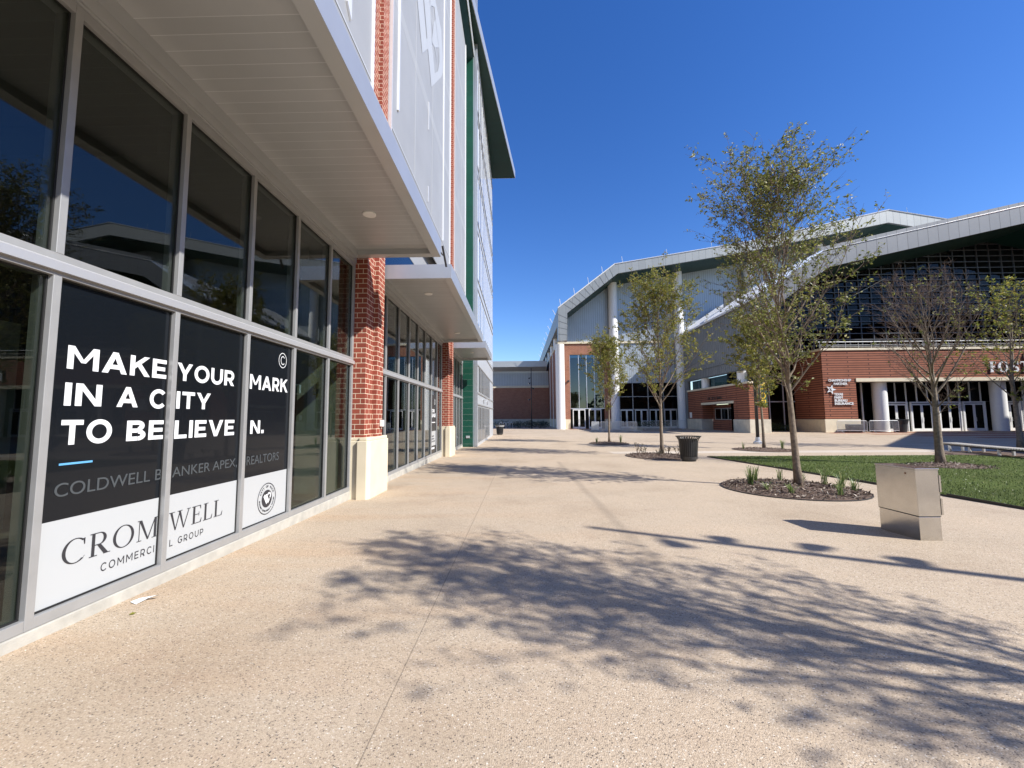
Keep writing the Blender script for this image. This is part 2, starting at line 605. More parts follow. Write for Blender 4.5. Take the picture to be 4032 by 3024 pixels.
def text_mesh(s, bold=0.0, font_extrude=0.0, spacing=1.0):
    k = (s, bold, font_extrude, spacing)
    if k not in TEXT:
        cu = bpy.data.curves.new("t", 'FONT')
        cu.body = s
        cu.size = 1
        cu.offset = bold
        cu.extrude = .05
        cu.space_character = spacing
        cu.resolution_u = 6
        o = bpy.data.objects.new("t", cu)
        COL.objects.link(o)
        dg = bpy.context.evaluated_depsgraph_get()
        me = bpy.data.meshes.new_from_object(o.evaluated_get(dg))
        V = [tuple(v.co) for v in me.vertices]
        F = [tuple(p.vertices) for p in me.polygons]
        bpy.data.objects.remove(o)
        bpy.data.meshes.remove(me)
        bpy.data.curves.remove(cu)
        x0 = min(v[0] for v in V); x1 = max(v[0] for v in V)
        y0 = min(v[1] for v in V); y1 = max(v[1] for v in V)
        V = [((v[0] - x0) / (x1 - x0), (v[1] - y0) / (y1 - y0), v[2] / .05) for v in V]
        TEXT[k] = (V, F)
    return TEXT[k]


def put_text(mb, s, fn, bold=.02, spacing=1.0):
    V, F = text_mesh(s, bold, 0, spacing)
    i = len(mb.v)
    mb.v += [fn(*v) for v in V]
    mb.f += [tuple(i + k for k in f) for f in F]


def text_x(mb, s, x, y0, y1, z0, z1, th=.0015, bold=.02, spacing=1.0):
    """letters on a wall that faces +X, reading along +Y"""
    put_text(mb, s, lambda u, v, t: (x + th * t, y0 + (y1 - y0) * u, z0 + (z1 - z0) * v), bold, spacing)


def text_y(mb, s, y, x0, x1, z0, z1, th=.02, bold=.02, spacing=1.0):
    """letters on a wall that faces -Y, reading along +X"""
    put_text(mb, s, lambda u, v, t: (x0 + (x1 - x0) * u, y - th * t, z0 + (z1 - z0) * v), bold, spacing)


def ring2d(cx, cy, ox, oy, ix, iy, a0=0, a1=360, n=40, icx=0):
    out = []
    inn = []
    for k in range(n + 1):
        a = math.radians(a0 + (a1 - a0) * k / n)
        out.append((cx + ox * math.cos(a), cy + oy * math.sin(a)))
        inn.append((cx + icx + ix * math.cos(a), cy + iy * math.sin(a)))
    return [[out[k], out[k + 1], inn[k + 1], inn[k]] for k in range(n)]


def serif_glyph(ch, th=.17, tn=.05, sf=.05):
    """polygons of a capital with thick and thin strokes, height 1; returns (width, list of convex polygons)"""
    R4 = lambda x0, x1, y0, y1: [(x0, y0), (x1, y0), (x1, y1), (x0, y1)]
    if ch == 'O':
        return 1.0, ring2d(.5, .5, .5, .52, .5 - th, .52 - tn)
    if ch == 'C':
        P = ring2d(.52, .5, .5, .52, .5 - th, .52 - tn, 48, 312)
        P += [[(.80, .93), (.88, .95), (.88, .68), (.85, .68)], [(.80, .11), (.90, .2), (.88, .2), (.78, .07)]]
        return .92, P
    if ch == 'E':
        P = [R4(.08, .08 + th, 0, 1), R4(0, .33, 0, .035), R4(0, .33, .965, 1), R4(.2, .62, 0, tn), R4(.2, .58, 1 - tn, 1), R4(.2, .48, .49, .49 + tn)]
        P += [[(.62, 0), (.66, .24), (.635, .24), (.54, 0)], [(.58, 1), (.60, .78), (.575, .78), (.50, 1)], R4(.46, .485, .4, .63)]
        return .68, P
    if ch == 'F':
        w_, P = serif_glyph('E', th, tn, sf)
        P = [P[0], P[1], P[2], P[4], P[5], P[7], P[8]]
        return .64, P
    if ch == 'L':
        P = [R4(.08, .08 + th, 0, 1), R4(0, .33, 0, .035), R4(0, .33, .965, 1), R4(.2, .60, 0, tn), [(.60, 0), (.65, .26), (.625, .26), (.52, 0)]]
        return .67, P
    if ch == 'T':
        P = [R4(.32, .32 + th, 0, 1), R4(.22, .6, 0, .04), R4(0, .81, 1 - tn, 1), R4(0, .03, .75, 1), R4(.78, .81, .75, 1)]
        return .82, P
    if ch == 'R':
        P = [R4(.08, .08 + th, 0, 1), R4(0, .33, 0, .035), R4(0, .33, .965, 1), R4(.2, .40, .965, 1), R4(.2, .40, .46, .46 + tn)]
        P += ring2d(.40, .73, .30, .27, .30 - th, .27 - tn, -90, 90, 16)
        P += [[(.30, .48), (.46, .48), (.82, 0), (.62, 0)], R4(.60, .90, 0, .03)]
        return .84, P
    if ch == 'M':
        P = [R4(.09, .09 + tn, 0, 1), R4(0, .24, 0, .03), R4(0, .14, .97, 1), R4(.90, .90 + th, 0, 1), R4(.80, 1.17, 0, .03), R4(.95, 1.17, .97, 1)]
        P += [[(.08, 1), (.08 + th * 1.1, 1), (.60, .05), (.54, 0)], [(.54, 0), (.60, 0), (.97, 1), (.92, 1)]]
        return 1.17, P
    if ch == 'W':
        P = [[(.06, 1), (.06 + th, 1), (.44, 0), (.38, 0)], [(.38, 0), (.43, 0), (.68, 1), (.63, 1)],
             [(.56, 1), (.56 + th, 1), (.94, 0), (.88, 0)], [(.88, 0), (.93, 0), (1.24, 1), (1.19, 1)],
             R4(0, .34, .97, 1), R4(.5, .80, .97, 1), R4(1.08, 1.32, .97, 1)]
        return 1.32, P
    if ch == 'S':
        P = ring2d(.40, .74, .34, .28, .34 - th * .75, .28 - tn * 1.6, 20, 270, 26)
        P += ring2d(.40, .27, .38, .29, .38 - th * .75, .29 - tn * 1.6, -160, 90, 26)
        P += [R4(.70, .74, .68, 1.0), R4(.03, .07, 0, .3)]
        return .80, P
    return .3, []


def bar(p, q, t):
    """a straight stroke of thickness t between two points"""
    dx, dy = q[0] - p[0], q[1] - p[1]
    L = math.hypot(dx, dy)
    nx, ny = -dy / L * t / 2, dx / L * t / 2
    return [(p[0] - nx, p[1] - ny), (q[0] - nx, q[1] - ny), (q[0] + nx, q[1] + ny), (p[0] + nx, p[1] + ny)]


def sans_glyph(ch, t=.23):
    """plain heavy capital, height 1"""
    R4 = lambda x0, x1, y0, y1: [(x0, y0), (x1, y0), (x1, y1), (x0, y1)]
    h = t * .88
    if ch == 'M':
        return 1.22, [R4(0, t, 0, 1), R4(1.22 - t, 1.22, 0, 1), [(.02, 1), (t * 1.05, 1), (.70, .30), (.52, .30)], [(1.20, 1), (1.22 - t * 1.05, 1), (.52, .30), (.70, .30)]]
    if ch == 'N':
        return .98, [R4(0, t, 0, 1), R4(.98 - t, .98, 0, 1), [(.02, 1), (t * 1.1, 1), (.96, 0), (.98 - t * 1.1, 0)]]
    if ch == 'A':
        return 1.12, [[(0, 0), (t * 1.12, 0), (.68, 1), (.44, 1)], [(1.12 - t * 1.12, 0), (1.12, 0), (.68, 1), (.44, 1)], R4(.25, .87, .20, .20 + h)]
    if ch == 'V':
        return 1.10, [[(0, 1), (t * 1.12, 1), (.67, 0), (.43, 0)], [(1.10 - t * 1.12, 1), (1.10, 1), (.67, 0), (.43, 0)]]
    if ch == 'K':
        return 1.0, [R4(0, t, 0, 1), [(.18, .30), (.18, .58), (.70, 1), (.98, 1)], [(.34, .52), (.52, .66), (1.02, 0), (.73, 0)]]
    if ch == 'E':
        return .80, [R4(0, t, 0, 1), R4(t, .80, 0, h), R4(t, .78, 1 - h, 1), R4(t, .71, .5 - h / 2, .5 + h / 2)]
    if ch == 'L':
        return .76, [R4(0, t, 0, 1), R4(t, .76, 0, h)]
    if ch == 'I':
        return t, [R4(0, t, 0, 1)]
    if ch == '.':
        return t * 1.1, [R4(0, t * 1.1, 0, t * 1.1)]
    if ch == 'T':
        return .88, [R4(.44 - t / 2, .44 + t / 2, 0, 1 - h), R4(0, .88, 1 - h, 1)]
    if ch == 'Y':
        return 1.06, [R4(.53 - t / 2, .53 + t / 2, 0, .45), [(0, 1), (t * 1.12, 1), (.53 + t / 2, .40), (.53 - t / 2, .36)], [(1.06, 1), (1.06 - t * 1.12, 1), (.53 - t / 2, .40), (.53 + t / 2, .36)]]
    if ch == 'O':
        return 1.14, ring2d(.57, .5, .57, .52, .57 - t, .52 - h)
    if ch == 'C':
        return 1.0, ring2d(.56, .5, .56, .52, .56 - t, .52 - h, 42, 318)
    if ch == 'U':
        return .98, [R4(0, t, .42, 1), R4(.98 - t, .98, .42, 1)] + ring2d(.49, .42, .49, .44, .49 - t, .44 - h, 180, 360, 20)
    if ch in 'RBP':
        P = [R4(0, t, 0, 1), R4(t, .50, 1 - h, 1)]
        if ch == 'B':
            P += [R4(t, .50, 0, h), R4(t, .50, .5 - h / 2, .5 + h / 2)]
            P += ring2d(.50, .735, .31, .265, .31 - t, .265 - h, -90, 90, 14) + ring2d(.52, .275, .36, .275, .36 - t, .275 - h, -90, 90, 14)
            return .88, P
        P += [R4(t, .50, .30, .30 + h)]
        P += ring2d(.50, .65, .38, .35, .38 - t, .35 - h, -90, 90, 16)
        if ch == 'R': P += [[(.36, .34), (.60, .40), (.90, 0), (.62, 0)]]
        return .90, P
    if ch == 'F':
        return .76, [R4(0, t, 0, 1), R4(t, .76, 1 - h, 1), R4(t, .70, .42, .42 + h)]
    if ch == 'S':
        return .84, ring2d(.42, .72, .40, .30, .40 - t, .30 - h, 30, 265, 20) + ring2d(.42, .28, .42, .30, .42 - t, .30 - h, -150, 85, 20)
    if ch == 'G':
        return 1.06, ring2d(.56, .5, .56, .52, .56 - t, .52 - h, 42, 330) + [R4(.85, 1.06, .18, .52), R4(.6, 1.06, .40, .40 + h)]
    return .4, []


def sans_word(mb, word, fn, gap=.14, t=.235):
    serif_word(mb, word, fn, gap, glyph=sans_glyph, t=t)


def serif_word(mb, word, fn, gap=.12, glyph=serif_glyph, **kw):
    x = 0
    items = []
    for ch in word:
        w_, P = glyph(ch, **kw)
        items.append((x, P))
        x += w_ + gap
    W = x - gap
    for n_, (x0, P) in enumerate(items):
        for k, q in enumerate(P):
            lift = 1 + .06 * (k % 7)
            f = [fn((p[0] + x0) / W, p[1], lift) for p in q]
            bk = [fn((p[0] + x0) / W, p[1], -1) for p in q]
            mb.poly(f)
            m_ = len(q)
            for a in range(m_):
                b_ = (a + 1) % m_
                mb.poly([f[a], f[b_], bk[b_], bk[a]])


# ================================================================== GROUND
ys = [-90, -20, 0, 4, 8, 9, 12, 15, 18, 21, 24, 40, 60, 110, 260]
g = MB()
for a, b in zip(ys, ys[1:]):
    g.poly([(-160, a, gz(a)), (200, a, gz(a)), (200, b, gz(b)), (-160, b, gz(b))])
struct(g.build("plaza", M_pave))


def sheet(poly, dz, seg=12):
    """flat outline laid on the falling ground, split along Y so it follows it"""
    mb = MB()
    xs = [p[0] for p in poly]
    cx = sum(xs) / len(xs)
    cy = sum(p[1] for p in poly) / len(poly)
    n = len(poly)
    for k in range(n):
        p, q = poly[k], poly[(k + 1) % n]
        mb.poly([(p[0], p[1], gz(p[1]) + dz), (q[0], q[1], gz(q[1]) + dz), (cx, cy, gz(cy) + dz)])
    return mb


lawn_poly = [(7.45, 16.45), (7.62, 14.8), (7.82, 12.6), (8.0, 10.2), (8.10, 8.0), (8.14, 6), (8.18, 4), (8.3, 2.6), (14, 2.4), (22, 2.4),
             (22, 8), (20.5, 13.5), (18.2, 15.9), (15.5, 16.42), (11.5, 16.5)]
mb = MB()
stripsY = [2.4, 4, 6, 8, 10.2, 12.6, 14.8, 16.45]


def lawn_left(y):
    L = [(2.4, 8.3), (4, 8.18), (6, 8.14), (8, 8.10), (10.2, 8.0), (12.6, 7.82), (14.8, 7.62), (16.45, 7.45)]
    for (a, xa), (b, xb) in zip(L, L[1:]):
        if a <= y <= b: return xa + (xb - xa) * (y - a) / (b - a)
    return 8.2


def lawn_right(y):
    return 22 if y < 8 else 22 - (y - 8) * .52


for a, b in zip(stripsY, stripsY[1:]):
    n = 6
    for k in range(n):
        def X(y, t): return lawn_left(y) + (lawn_right(y) - lawn_left(y)) * t
        t0, t1 = k / n, (k + 1) / n
        mb.poly([(X(a, t0), a, gz(a) + .035), (X(a, t1), a, gz(a) + .035), (X(b, t1), b, gz(b) + .035), (X(b, t0), b, gz(b) + .035)])
struct(mb.build("lawn", M_turf))
# the lawn's short blades and its edge roll
mb = MB()
for k in range(30000):
    y = 5.0 + (16.4 - 5.0) * R.random()
    t = R.random() ** 1.5
    x = lawn_left(y) - .01 + (min(lawn_right(y), 19.5) - lawn_left(y)) * t
    a = R.random() * 6.283
    h = R.uniform(.02, .05)
    wd = R.uniform(.003, .006) * (1 + y / 14)
    z = gz(y) + .03
    dx, dy = math.cos(a) * wd, math.sin(a) * wd
    lx, ly = R.uniform(-.02, .02), R.uniform(-.02, .02)
    mb.poly([(x - dx, y - dy, z), (x + dx, y + dy, z), (x + lx, y + ly, z + h)])
M_lawnblade = leaf_mat("short turf blades", [(0, (.036, .058, .012)), (.5, (.10, .138, .034)), (.92, (.16, .20, .055)), (1, (.38, .35, .16))], .25)
struct(mb.build("lawn_grass", M_lawnblade, fix=False), "stuff")
# dark steel edge of the lawn
mb = MB()
for a, b in zip(stripsY, stripsY[1:]):
    xa, xb = lawn_left(a), lawn_left(b)
    mb.prism([(xa - .02, a), (xa, a), (xb, b), (xb - .02, b)], 'z', gz(b) - .02, gz(a) + .03)
struct(mb.build("lawn_edge", M_blackp))
# red brick bands before the doors of the domed hall and the arena doorway
mb = MB()
for k, (y0, y1, x0) in enumerate([(26.2, 27.3, 33.5), (29.2, 30.3, 32.6), (32.2, 33.3, 31.4), (35.2, 36.3, 30.2), (38.0, 39.6, 28.8)]):
    mb.poly([(x0, y0, -.176), (70, y0, -.176), (70, y1, -.176), (x0, y1, -.176)])
mb.poly([(6.6, 54.4, -.176), (12.5, 54.4, -.176), (12.5, 57.2, -.176), (6.6, 57.2, -.176)])
struct(mb.build("brick_pavement", M_redpave))
# mulch strip by the bench
mb = MB()
n = 24
pts = [(20.4 + 3.2 * math.cos(2 * math.pi * k / n) * (1 + .1 * math.sin(3 * k)), 16.9 + 1.5 * math.sin(2 * math.pi * k / n)) for k in range(n)]
for k in range(n):
    p, q = pts[k], pts[(k + 1) % n]
    mb.poly([(p[0], p[1], gz(p[1]) + .04), (q[0], q[1], gz(q[1]) + .04), (20.4, 16.9, gz(16.9) + .13)])
struct(mb.build("mulch_ground", M_mulch))

# ================================================================== NEAR SHOP BUILDING (left)
FX = -3.30
shop = thing("shop_building", "tall building on the left with shopfronts, silver canopies, brick piers and grey screens", "building", (-3.3, 8.0, 0))
# interior shell (seen dimly through the glass)
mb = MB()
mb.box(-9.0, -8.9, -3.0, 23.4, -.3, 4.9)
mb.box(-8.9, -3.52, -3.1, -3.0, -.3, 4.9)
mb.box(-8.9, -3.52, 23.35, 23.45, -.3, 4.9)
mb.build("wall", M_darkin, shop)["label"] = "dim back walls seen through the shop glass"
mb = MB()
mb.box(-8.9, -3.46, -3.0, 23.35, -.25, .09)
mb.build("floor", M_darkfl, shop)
mb = MB()
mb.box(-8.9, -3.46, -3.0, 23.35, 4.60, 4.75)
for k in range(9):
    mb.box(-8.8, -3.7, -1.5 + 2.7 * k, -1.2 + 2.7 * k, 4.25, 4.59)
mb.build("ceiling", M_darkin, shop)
# inside drywall columns and partitions
M_dry = mat("unpainted drywall", (.34, .36, .31), .8, noise=.1)
for bx in ((-4.4, -3.55, 7.95, 8.75, .09, 4.6), (-4.4, -3.55, 17.5, 18.3, .09, 4.6), (-8.8, -4.41, 9.3, 9.42, .09, 4.6), (-7.2, -7.0, 1.0, 5.5, .09, 2.9)):
    mb = MB()
    mb.box(*bx)
    mb.build("partition", M_dry, shop)

CURB = .145


def storefront(name_label, mulls, ends, ztop=4.68, rail=2.68, base=CURB, kerb0=None):
    """one bay of glazing: frame part with panes as sub-parts"""
    y0, y1 = ends
    W2 = .027
    D0, D1 = FX, FX - .16
    f = MB()
    f.box(D1, D0, y0, y0 + .066, base, ztop)
    f.box(D1, D0, y1 - .066, y1, base, ztop)
    inner = [m + .013 for m in mulls if y0 + .2 < m < y1 - .2]
    cuts = [y0 + .066] + [t for m in inner for t in (m - W2, m + W2)] + [y1 - .066]
    for m in inner:
        f.box(D1, D0, m - W2, m + W2, base, 2.58)
        f.box(D1, D0, m - W2, m + W2, 2.745, ztop)
    segs = list(zip(cuts[::2], cuts[1::2]))
    for a, b in segs:
        f.box(D1, D0 - .002, a, b, base, base + .075)
        f.box(D1, D0 - .002, a, b, ztop - .085, ztop)
    f.box(D1, D0 - .002, y0 + .066, y1 - .066, 2.58, 2.745)
    fr = f.build("storefront_frame", M_frame, shop, bevel=.003)
    fr["label"] = name_label
    hd = MB()
    hd.box(D1, FX + .018, y0, y1, ztop + .001, 5.11)
    hd.build("head_trim", M_canopy, fr)
    c = MB()
    c.prism([(FX, 2.612), (FX + .028, 2.612), (FX + .028, 2.676), (FX, 2.694)], 'y', y0 + .01, y1 - .004)
    c.build("transom_cap", M_framelite, fr)
    for a, b in segs:
        for z0, z1 in ((base + .075, 2.58), (2.745, ztop - .085)):
            p = MB()
            p.box(FX - .060, FX - .052, a, b, z0, z1)
            p.build("pane", M_glass, fr)
    gk = MB()
    for a, b in segs:
        for z0, z1 in ((base + .075, 2.58), (2.745, ztop - .085)):
            gk.box(FX - .0505, FX - .040, a + .001, a + .012, z0, z1)
            gk.box(FX - .0505, FX - .040, b - .012, b - .001, z0, z1)
            gk.box(FX - .0505, FX - .040, a + .012, b - .012, z0, z0 + .012)
            gk.box(FX - .0505, FX - .040, a + .012, b - .012, z1 - .012, z1)
    gk.build("gasket", M_gasket, fr)
    k = MB()
    n = max(1, int((y1 - y0) / 1.5))
    k.box(FX - .2, FX + .012, y0 + .0, y1, -.35, base - .002)
    k.build("kerb", M_curb, fr, bevel=.008)
    return fr, segs


bay1, seg1 = storefront("nearest shopfront bay with the black poster", [-1.37, -.33, .70, 1.74, 2.77, 3.80, 4.84, 5.87, 6.93], (-2.45, 7.97))
bay2, seg2 = storefront("second shopfront bay", [9.97, 11.04, 12.11, 13.16, 14.17, 15.24, 16.27], (9.0, 17.25), base=.10)
bay3, seg3 = storefront("third and farthest shopfront bay", [19.6, 20.5, 21.4, 22.3], (18.6, 23.55), base=-.06)

# posters behind the glass of three panes in bay 1
PX = -3.3475
KT = .9875


def kz(z): return 1.55 + (z - 1.55) * KT


for k, (a, b) in enumerate([(2.810, 3.786), (3.840, 4.826), (4.880, 5.856)]):
    mb = MB()
    mb.box(PX - .0035, PX, a + .013, b - .013, .829, 2.566)
    mb.build("poster", M_black, bay1)["label"] = "black upper poster"
    mb = MB()
    mb.box(PX - .0035, PX, a + .013, b - .013, .234, .827)
    mb.build("poster_base", M_posterw, bay1)["label"] = "white lower poster"
LX = PX + .0022
for s_, a, b, z0, z1 in [("MAKE", 2.96, 3.819, 1.935, 2.112), ("YOUR", 3.94, 4.748, 1.935, 2.112), ("MARK", 5.03, 5.86, 1.925, 2.112),
                         ("IN", 2.96, 3.232, 1.657, 1.83), ("A", 3.356, 3.547, 1.657, 1.83), ("C", 3.66, 3.824, 1.652, 1.828),
                         ("ITY", 3.95, 4.394, 1.654, 1.826), ("TO", 2.955, 3.334, 1.364, 1.55), ("BE", 3.461, 3.832, 1.364, 1.54),
                         ("LIEVE", 3.948, 4.787, 1.358, 1.537), ("N.", 5.075, 5.346, 1.358, 1.527)]:
    a, b, z0, z1 = a * KT, b * KT, kz(z0), kz(z1)
    L1 = MB()
    sans_word(L1, s_, (lambda u, v, l: (LX + .0004 * l, a + (b - a) * u, z0 + (z1 - z0) * v)))
    L1.build("poster_text", M_lettw, bay1, fix=False)
L1 = MB()
# round C mark
for q in ring2d(5.716 * KT, kz(2.376), .095, .107, .086, .098, n=48) + ring2d(5.72 * KT, kz(2.376), .050, .062, .040, .051, 40, 320, n=30):
    L1.poly([(LX + .001, p[0], p[1]) for p in q])
L1.build("poster_emblem", M_lettw, bay1, fix=False)
for s_, a, b, z0, z1 in (("COLDWELL B", 2.945, 3.835, .985, 1.085), ("ANKER APEX,", 3.952, 4.862, .968, 1.08), ("REALTORS", 5.033, 5.707, .972, 1.082)):
    mb = MB()
    text_x(mb, s_, LX, a * KT, b * KT, kz(z0), kz(z1), bold=.0)
    mb.build("poster_text", M_greyink, bay1, fix=False)
mb = MB()
mb.box(LX - .001, LX + .001, 2.961 * KT, 3.196 * KT, kz(1.215), kz(1.23))
mb.build("poster_bar", M_blueink, bay1)
mb = MB()
fx_ = lambda y0, y1, z0, z1: (lambda u, v, l: (LX + .0006 * l, y0 + (y1 - y0) * u, z0 + (z1 - z0) * v))
serif_word(mb, "CROM", fx_(3.025 * KT, 3.838 * KT, kz(.468), kz(.648)), gap=.16, th=.13, tn=.035)
mb.build("poster_text", M_ink, bay1, fix=False)
mb = MB()
serif_word(mb, "WELL", fx_(3.945 * KT, 4.66 * KT, kz(.466), kz(.644)), gap=.10, th=.13, tn=.035)
mb.build("poster_text", M_ink, bay1, fix=False)
for s_, a, b, z0, z1 in (("COMMERCI", 3.322, 3.802, .328, .392), ("L  GROUP", 3.968, 4.388, .324, .388)):
    a, b, z0, z1 = a * KT, b * KT, kz(z0), kz(z1)
    mb = MB()
    sans_word(mb, s_.replace("  ", " "), (lambda u, v, l: (LX + .0004 * l, a + (b - a) * u, z0 + (z1 - z0) * v)), gap=.42, t=.15)
    mb.build("poster_text", M_ink, bay1, fix=False)
mb = MB()
# round seal with lettering round it
CY, CZ, RR = 5.475 * KT, kz(.484), .194
for q in ring2d(CY, CZ, RR, RR * 1.05, RR - .011, RR * 1.05 - .011, n=64):
    mb.poly([(LX + .001, p[0], p[1]) for p in q])
mb.poly([(LX + .0006, CY + .108 * math.cos(t * math.pi / 20), CZ + .113 * math.sin(t * math.pi / 20)) for t in range(40)])


def arc_text(mb, s, a0, a1, r, size, flip=False):
    n = len(s)
    for k, ch in enumerate(s):
        a = math.radians(a0 + (a1 - a0) * (k + .5) / n)
        if ch == ' ': continue
        ta = a - math.pi / 2 if not flip else a + math.pi / 2
        wd = size * (.35 if ch in 'I.' else .8)
        def fn(u, v, t, a=a, ta=ta, wd=wd):
            dx, dy = (u - .5) * wd, (v - .5) * size
            return (LX + .001 * t, CY + r * math.cos(a) + dx * math.cos(ta) - dy * math.sin(ta), CZ + (r * math.sin(a)) * 1.05 + dx * math.sin(ta) + dy * math.cos(ta))
        put_text(mb, ch, fn, .01)


arc_text(mb, "CITY OF WACO", 158, 22, .150, .030)
mb.build("poster_seal", M_ink, bay1, fix=False)
mb = MB()
arc_text(mb, "ECONOMIC DEVELOPMENT & TOURISM", 182, 358, .150, .021, True)
mb.build("poster_lettering", M_ink, bay1, fix=False)
mb = MB()
for P in ([(-.075, .035), (-.045, .062), (.012, -.045), (-.01, -.072)], [(-.035, .05), (-.008, .062), (.048, -.035), (.022, -.066)]):
    mb.poly([(LX + .0022, CY + p[0], CZ + p[1]) for p in P])
for q in ring2d(CY + .042, CZ + .035, .042, .042, .020, .020, -60, 170, 20):
    mb.poly([(LX + .0025, p[0], p[1]) for p in q])
mb.poly([(LX + .0028, CY + p[0], CZ + p[1]) for p in [(.075, .01), (.045, -.015), (.022, -.066), (.048, -.035)]])
mb.build("poster_emblem", M_lettw, bay1, fix=False)
# smaller leasing poster in bay 2
a, b = 15.30, 16.22
for z0, z1, mm in ((.19, .46, M_bin), (.463, 1.02, M_posterw), (1.023, 2.4, M_bin)):
    mb = MB()
    mb.box(PX - .0035, PX, a, b, z0, z1)
    mb.build("poster", mm, bay2)
mb = MB()
text_x(mb, "FOR", LX, 15.36, 16.0, 1.735, 1.87, bold=.03)
mb.build("poster_text", M_lettw, bay2, fix=False)
mb = MB()
text_x(mb, "LEASE", LX, 15.36, 16.17, 1.55, 1.695, bold=.03)
mb.box(LX - .001, LX + .001, 15.34, 16.1, 1.335, 1.37)
mb.box(LX - .001, LX + .001, 15.36, 16.0, .33, .40)
for q in ring2d(16.0, 2.15, .085, .11, .06, .085, n=24):
    mb.poly([(LX + .001, p[0], p[1]) for p in q])
mb.build("poster_lettering", M_lettw, bay2, fix=False)
mb = MB()
for z, e in ((.80, 15.9), (.70, 15.95), (.60, 16.1)):
    text_x(mb, "CALL US TODAY" if z < .65 else ("AT WACO" if z > .75 else "LEASING"), LX, 15.36, e, z, z + .05)
mb.build("poster_lettering", M_ink, bay2, fix=False)


# brick piers with stepped plan and cast stone bases
def pier(y0, zt0, label):
    xw, x1, x2 = FX - .1, -3.065, -2.975
    plan = [(xw, y0), (x1, y0), (x1, y0 + .40), (x2, y0 + .40), (x2, y0 + .79), (x2, y0 + .79), (x1, y0 + .79), (x1, y0 + 1.02), (xw, y0 + 1.02)]
    plan = [plan[i] for i in (0, 1, 2, 3, 4, 6, 7, 8)]
    mb = MB()
    mb.prism(plan, 'z', 1.165, 23.9)
    p = mb.build("brick_pier", M_brick, shop)
    p["label"] = label
    a = y0 - .03
    s_ = MB()
    o = .055
    sp = [(xw, a - .02), (-3.16, a - .02), (-3.16, a - .08), (-2.965, a - .08), (-2.915, a + .02), (-2.915, y0 + 1.03), (-3.05, y0 + 1.10), (xw, y0 + 1.10)]
    s_.prism(sp, 'z', -.4, 1.10)
    s_.prism([(xw, a + .0), (-3.14, a + .0), (-3.13, a - .05), (-2.975, a - .05), (-2.935, a + .03), (-2.935, y0 + 1.01), (-3.05, y0 + 1.07), (xw, y0 + 1.07)], 'z', 1.10, 1.165)
    s_.build("stone_base", M_stone, p, bevel=.012)
    return p


p1 = pier(7.99, 1.16, "nearest red brick pier")
p2 = pier(17.40, 1.10, "second red brick pier")
mb = MB()
mb.box(-2.974, -2.90, 8.60, 8.70, 1.36, 1.50)
mb.build("outlet_cover", M_white, p1, bevel=.012)


def canopy(y0, y1, label, lights):
    XO, XI = -1.55, FX + .02
    zb, zt = 4.75, 5.08
    f = MB()
    f.box(XO - .012, XO, y0, y1, zb, zt)
    f.box(XI, XO - .012, y0, y0 + .012, zb, zt)
    f.box(XI, XO - .012, y1 - .012, y1, zb, zt)
    cn = f.build("canopy", M_fasciaC, shop)
    cn["label"] = label
    e = MB()
    e.box(XO - .17, XO - .013, y0 + .013, y1 - .013, zb + .001, zb + .035)
    e.box(XI + .001, XO - .171, y1 - .17, y1 - .013, zb + .001, zb + .035)
    e.box(XI + .001, XO - .171, y0 + .013, y0 + .17, zb + .001, zb + .035)
    e.box(XI + .001, XI + .119, y0 + .171, y1 - .171, zb - .05, zb + .13)
    e.box(XO - .17, XO - .16, y0 + .171, y1 - .171, zb + .036, zb + .10)
    e.box(XI + .12, XO - .171, y1 - .172, y1 - .16, zb + .036, zb + .10)
    e.build("canopy_beam", M_canopy, cn)
    s_ = MB()
    s_.box(XI + .12, XO - .161, y0 + .02, y1 - .161, zb + .10, zb + .125)
    s_.build("soffit", M_soffit, cn)
    t = MB()
    t.box(XI, XO - .012, y0 + .012, y1 - .012, zt - .03, zt - .004)
    t.build("canopy_top", M_canopy, cn)
    for y in lights:
        l = MB()
        l.lathe([(0, 0), (.085, 0), (.095, .004), (.105, .004), (.105, .03)], (-2.41, y, zb + .078), 28)
        l.build("downlight", M_white, cn, smooth=False)


canopy(-2.6, 7.88, "nearest silver canopy over the poster bay", (1.2, 6.31))
canopy(9.12, 17.23, "second silver canopy", (10.6, 15.69))
canopy(18.64, 22.86, "third and farthest silver canopy", (20.6,))

# upper facade
mb = MB()
mb.box(-9, FX - .02, -4, 23.65, 4.9, 24.4)
mb.box(-9, FX - .03, -4.2, -3.12, -.3, 4.9)
mb.build("upper_wall", M_mesh, shop)
# lintel zone behind the canopies: ribbed spandrel glass and brick
for y0, y1 in ((-2.5, 7.96), (9.03, 17.37), (18.45, 23.6)):
    mb = MB()
    mb.box(FX - .018, FX + .01, y0, y1, 5.12, 6.35)
    mb.build("clerestory_pane", M_glassblue, shop)
    mb = MB()
    mb.box(FX - .018, FX + .02, y0, y1, 6.36, 8.4)
    mb.build("spandrel_panel", M_mesh, shop)


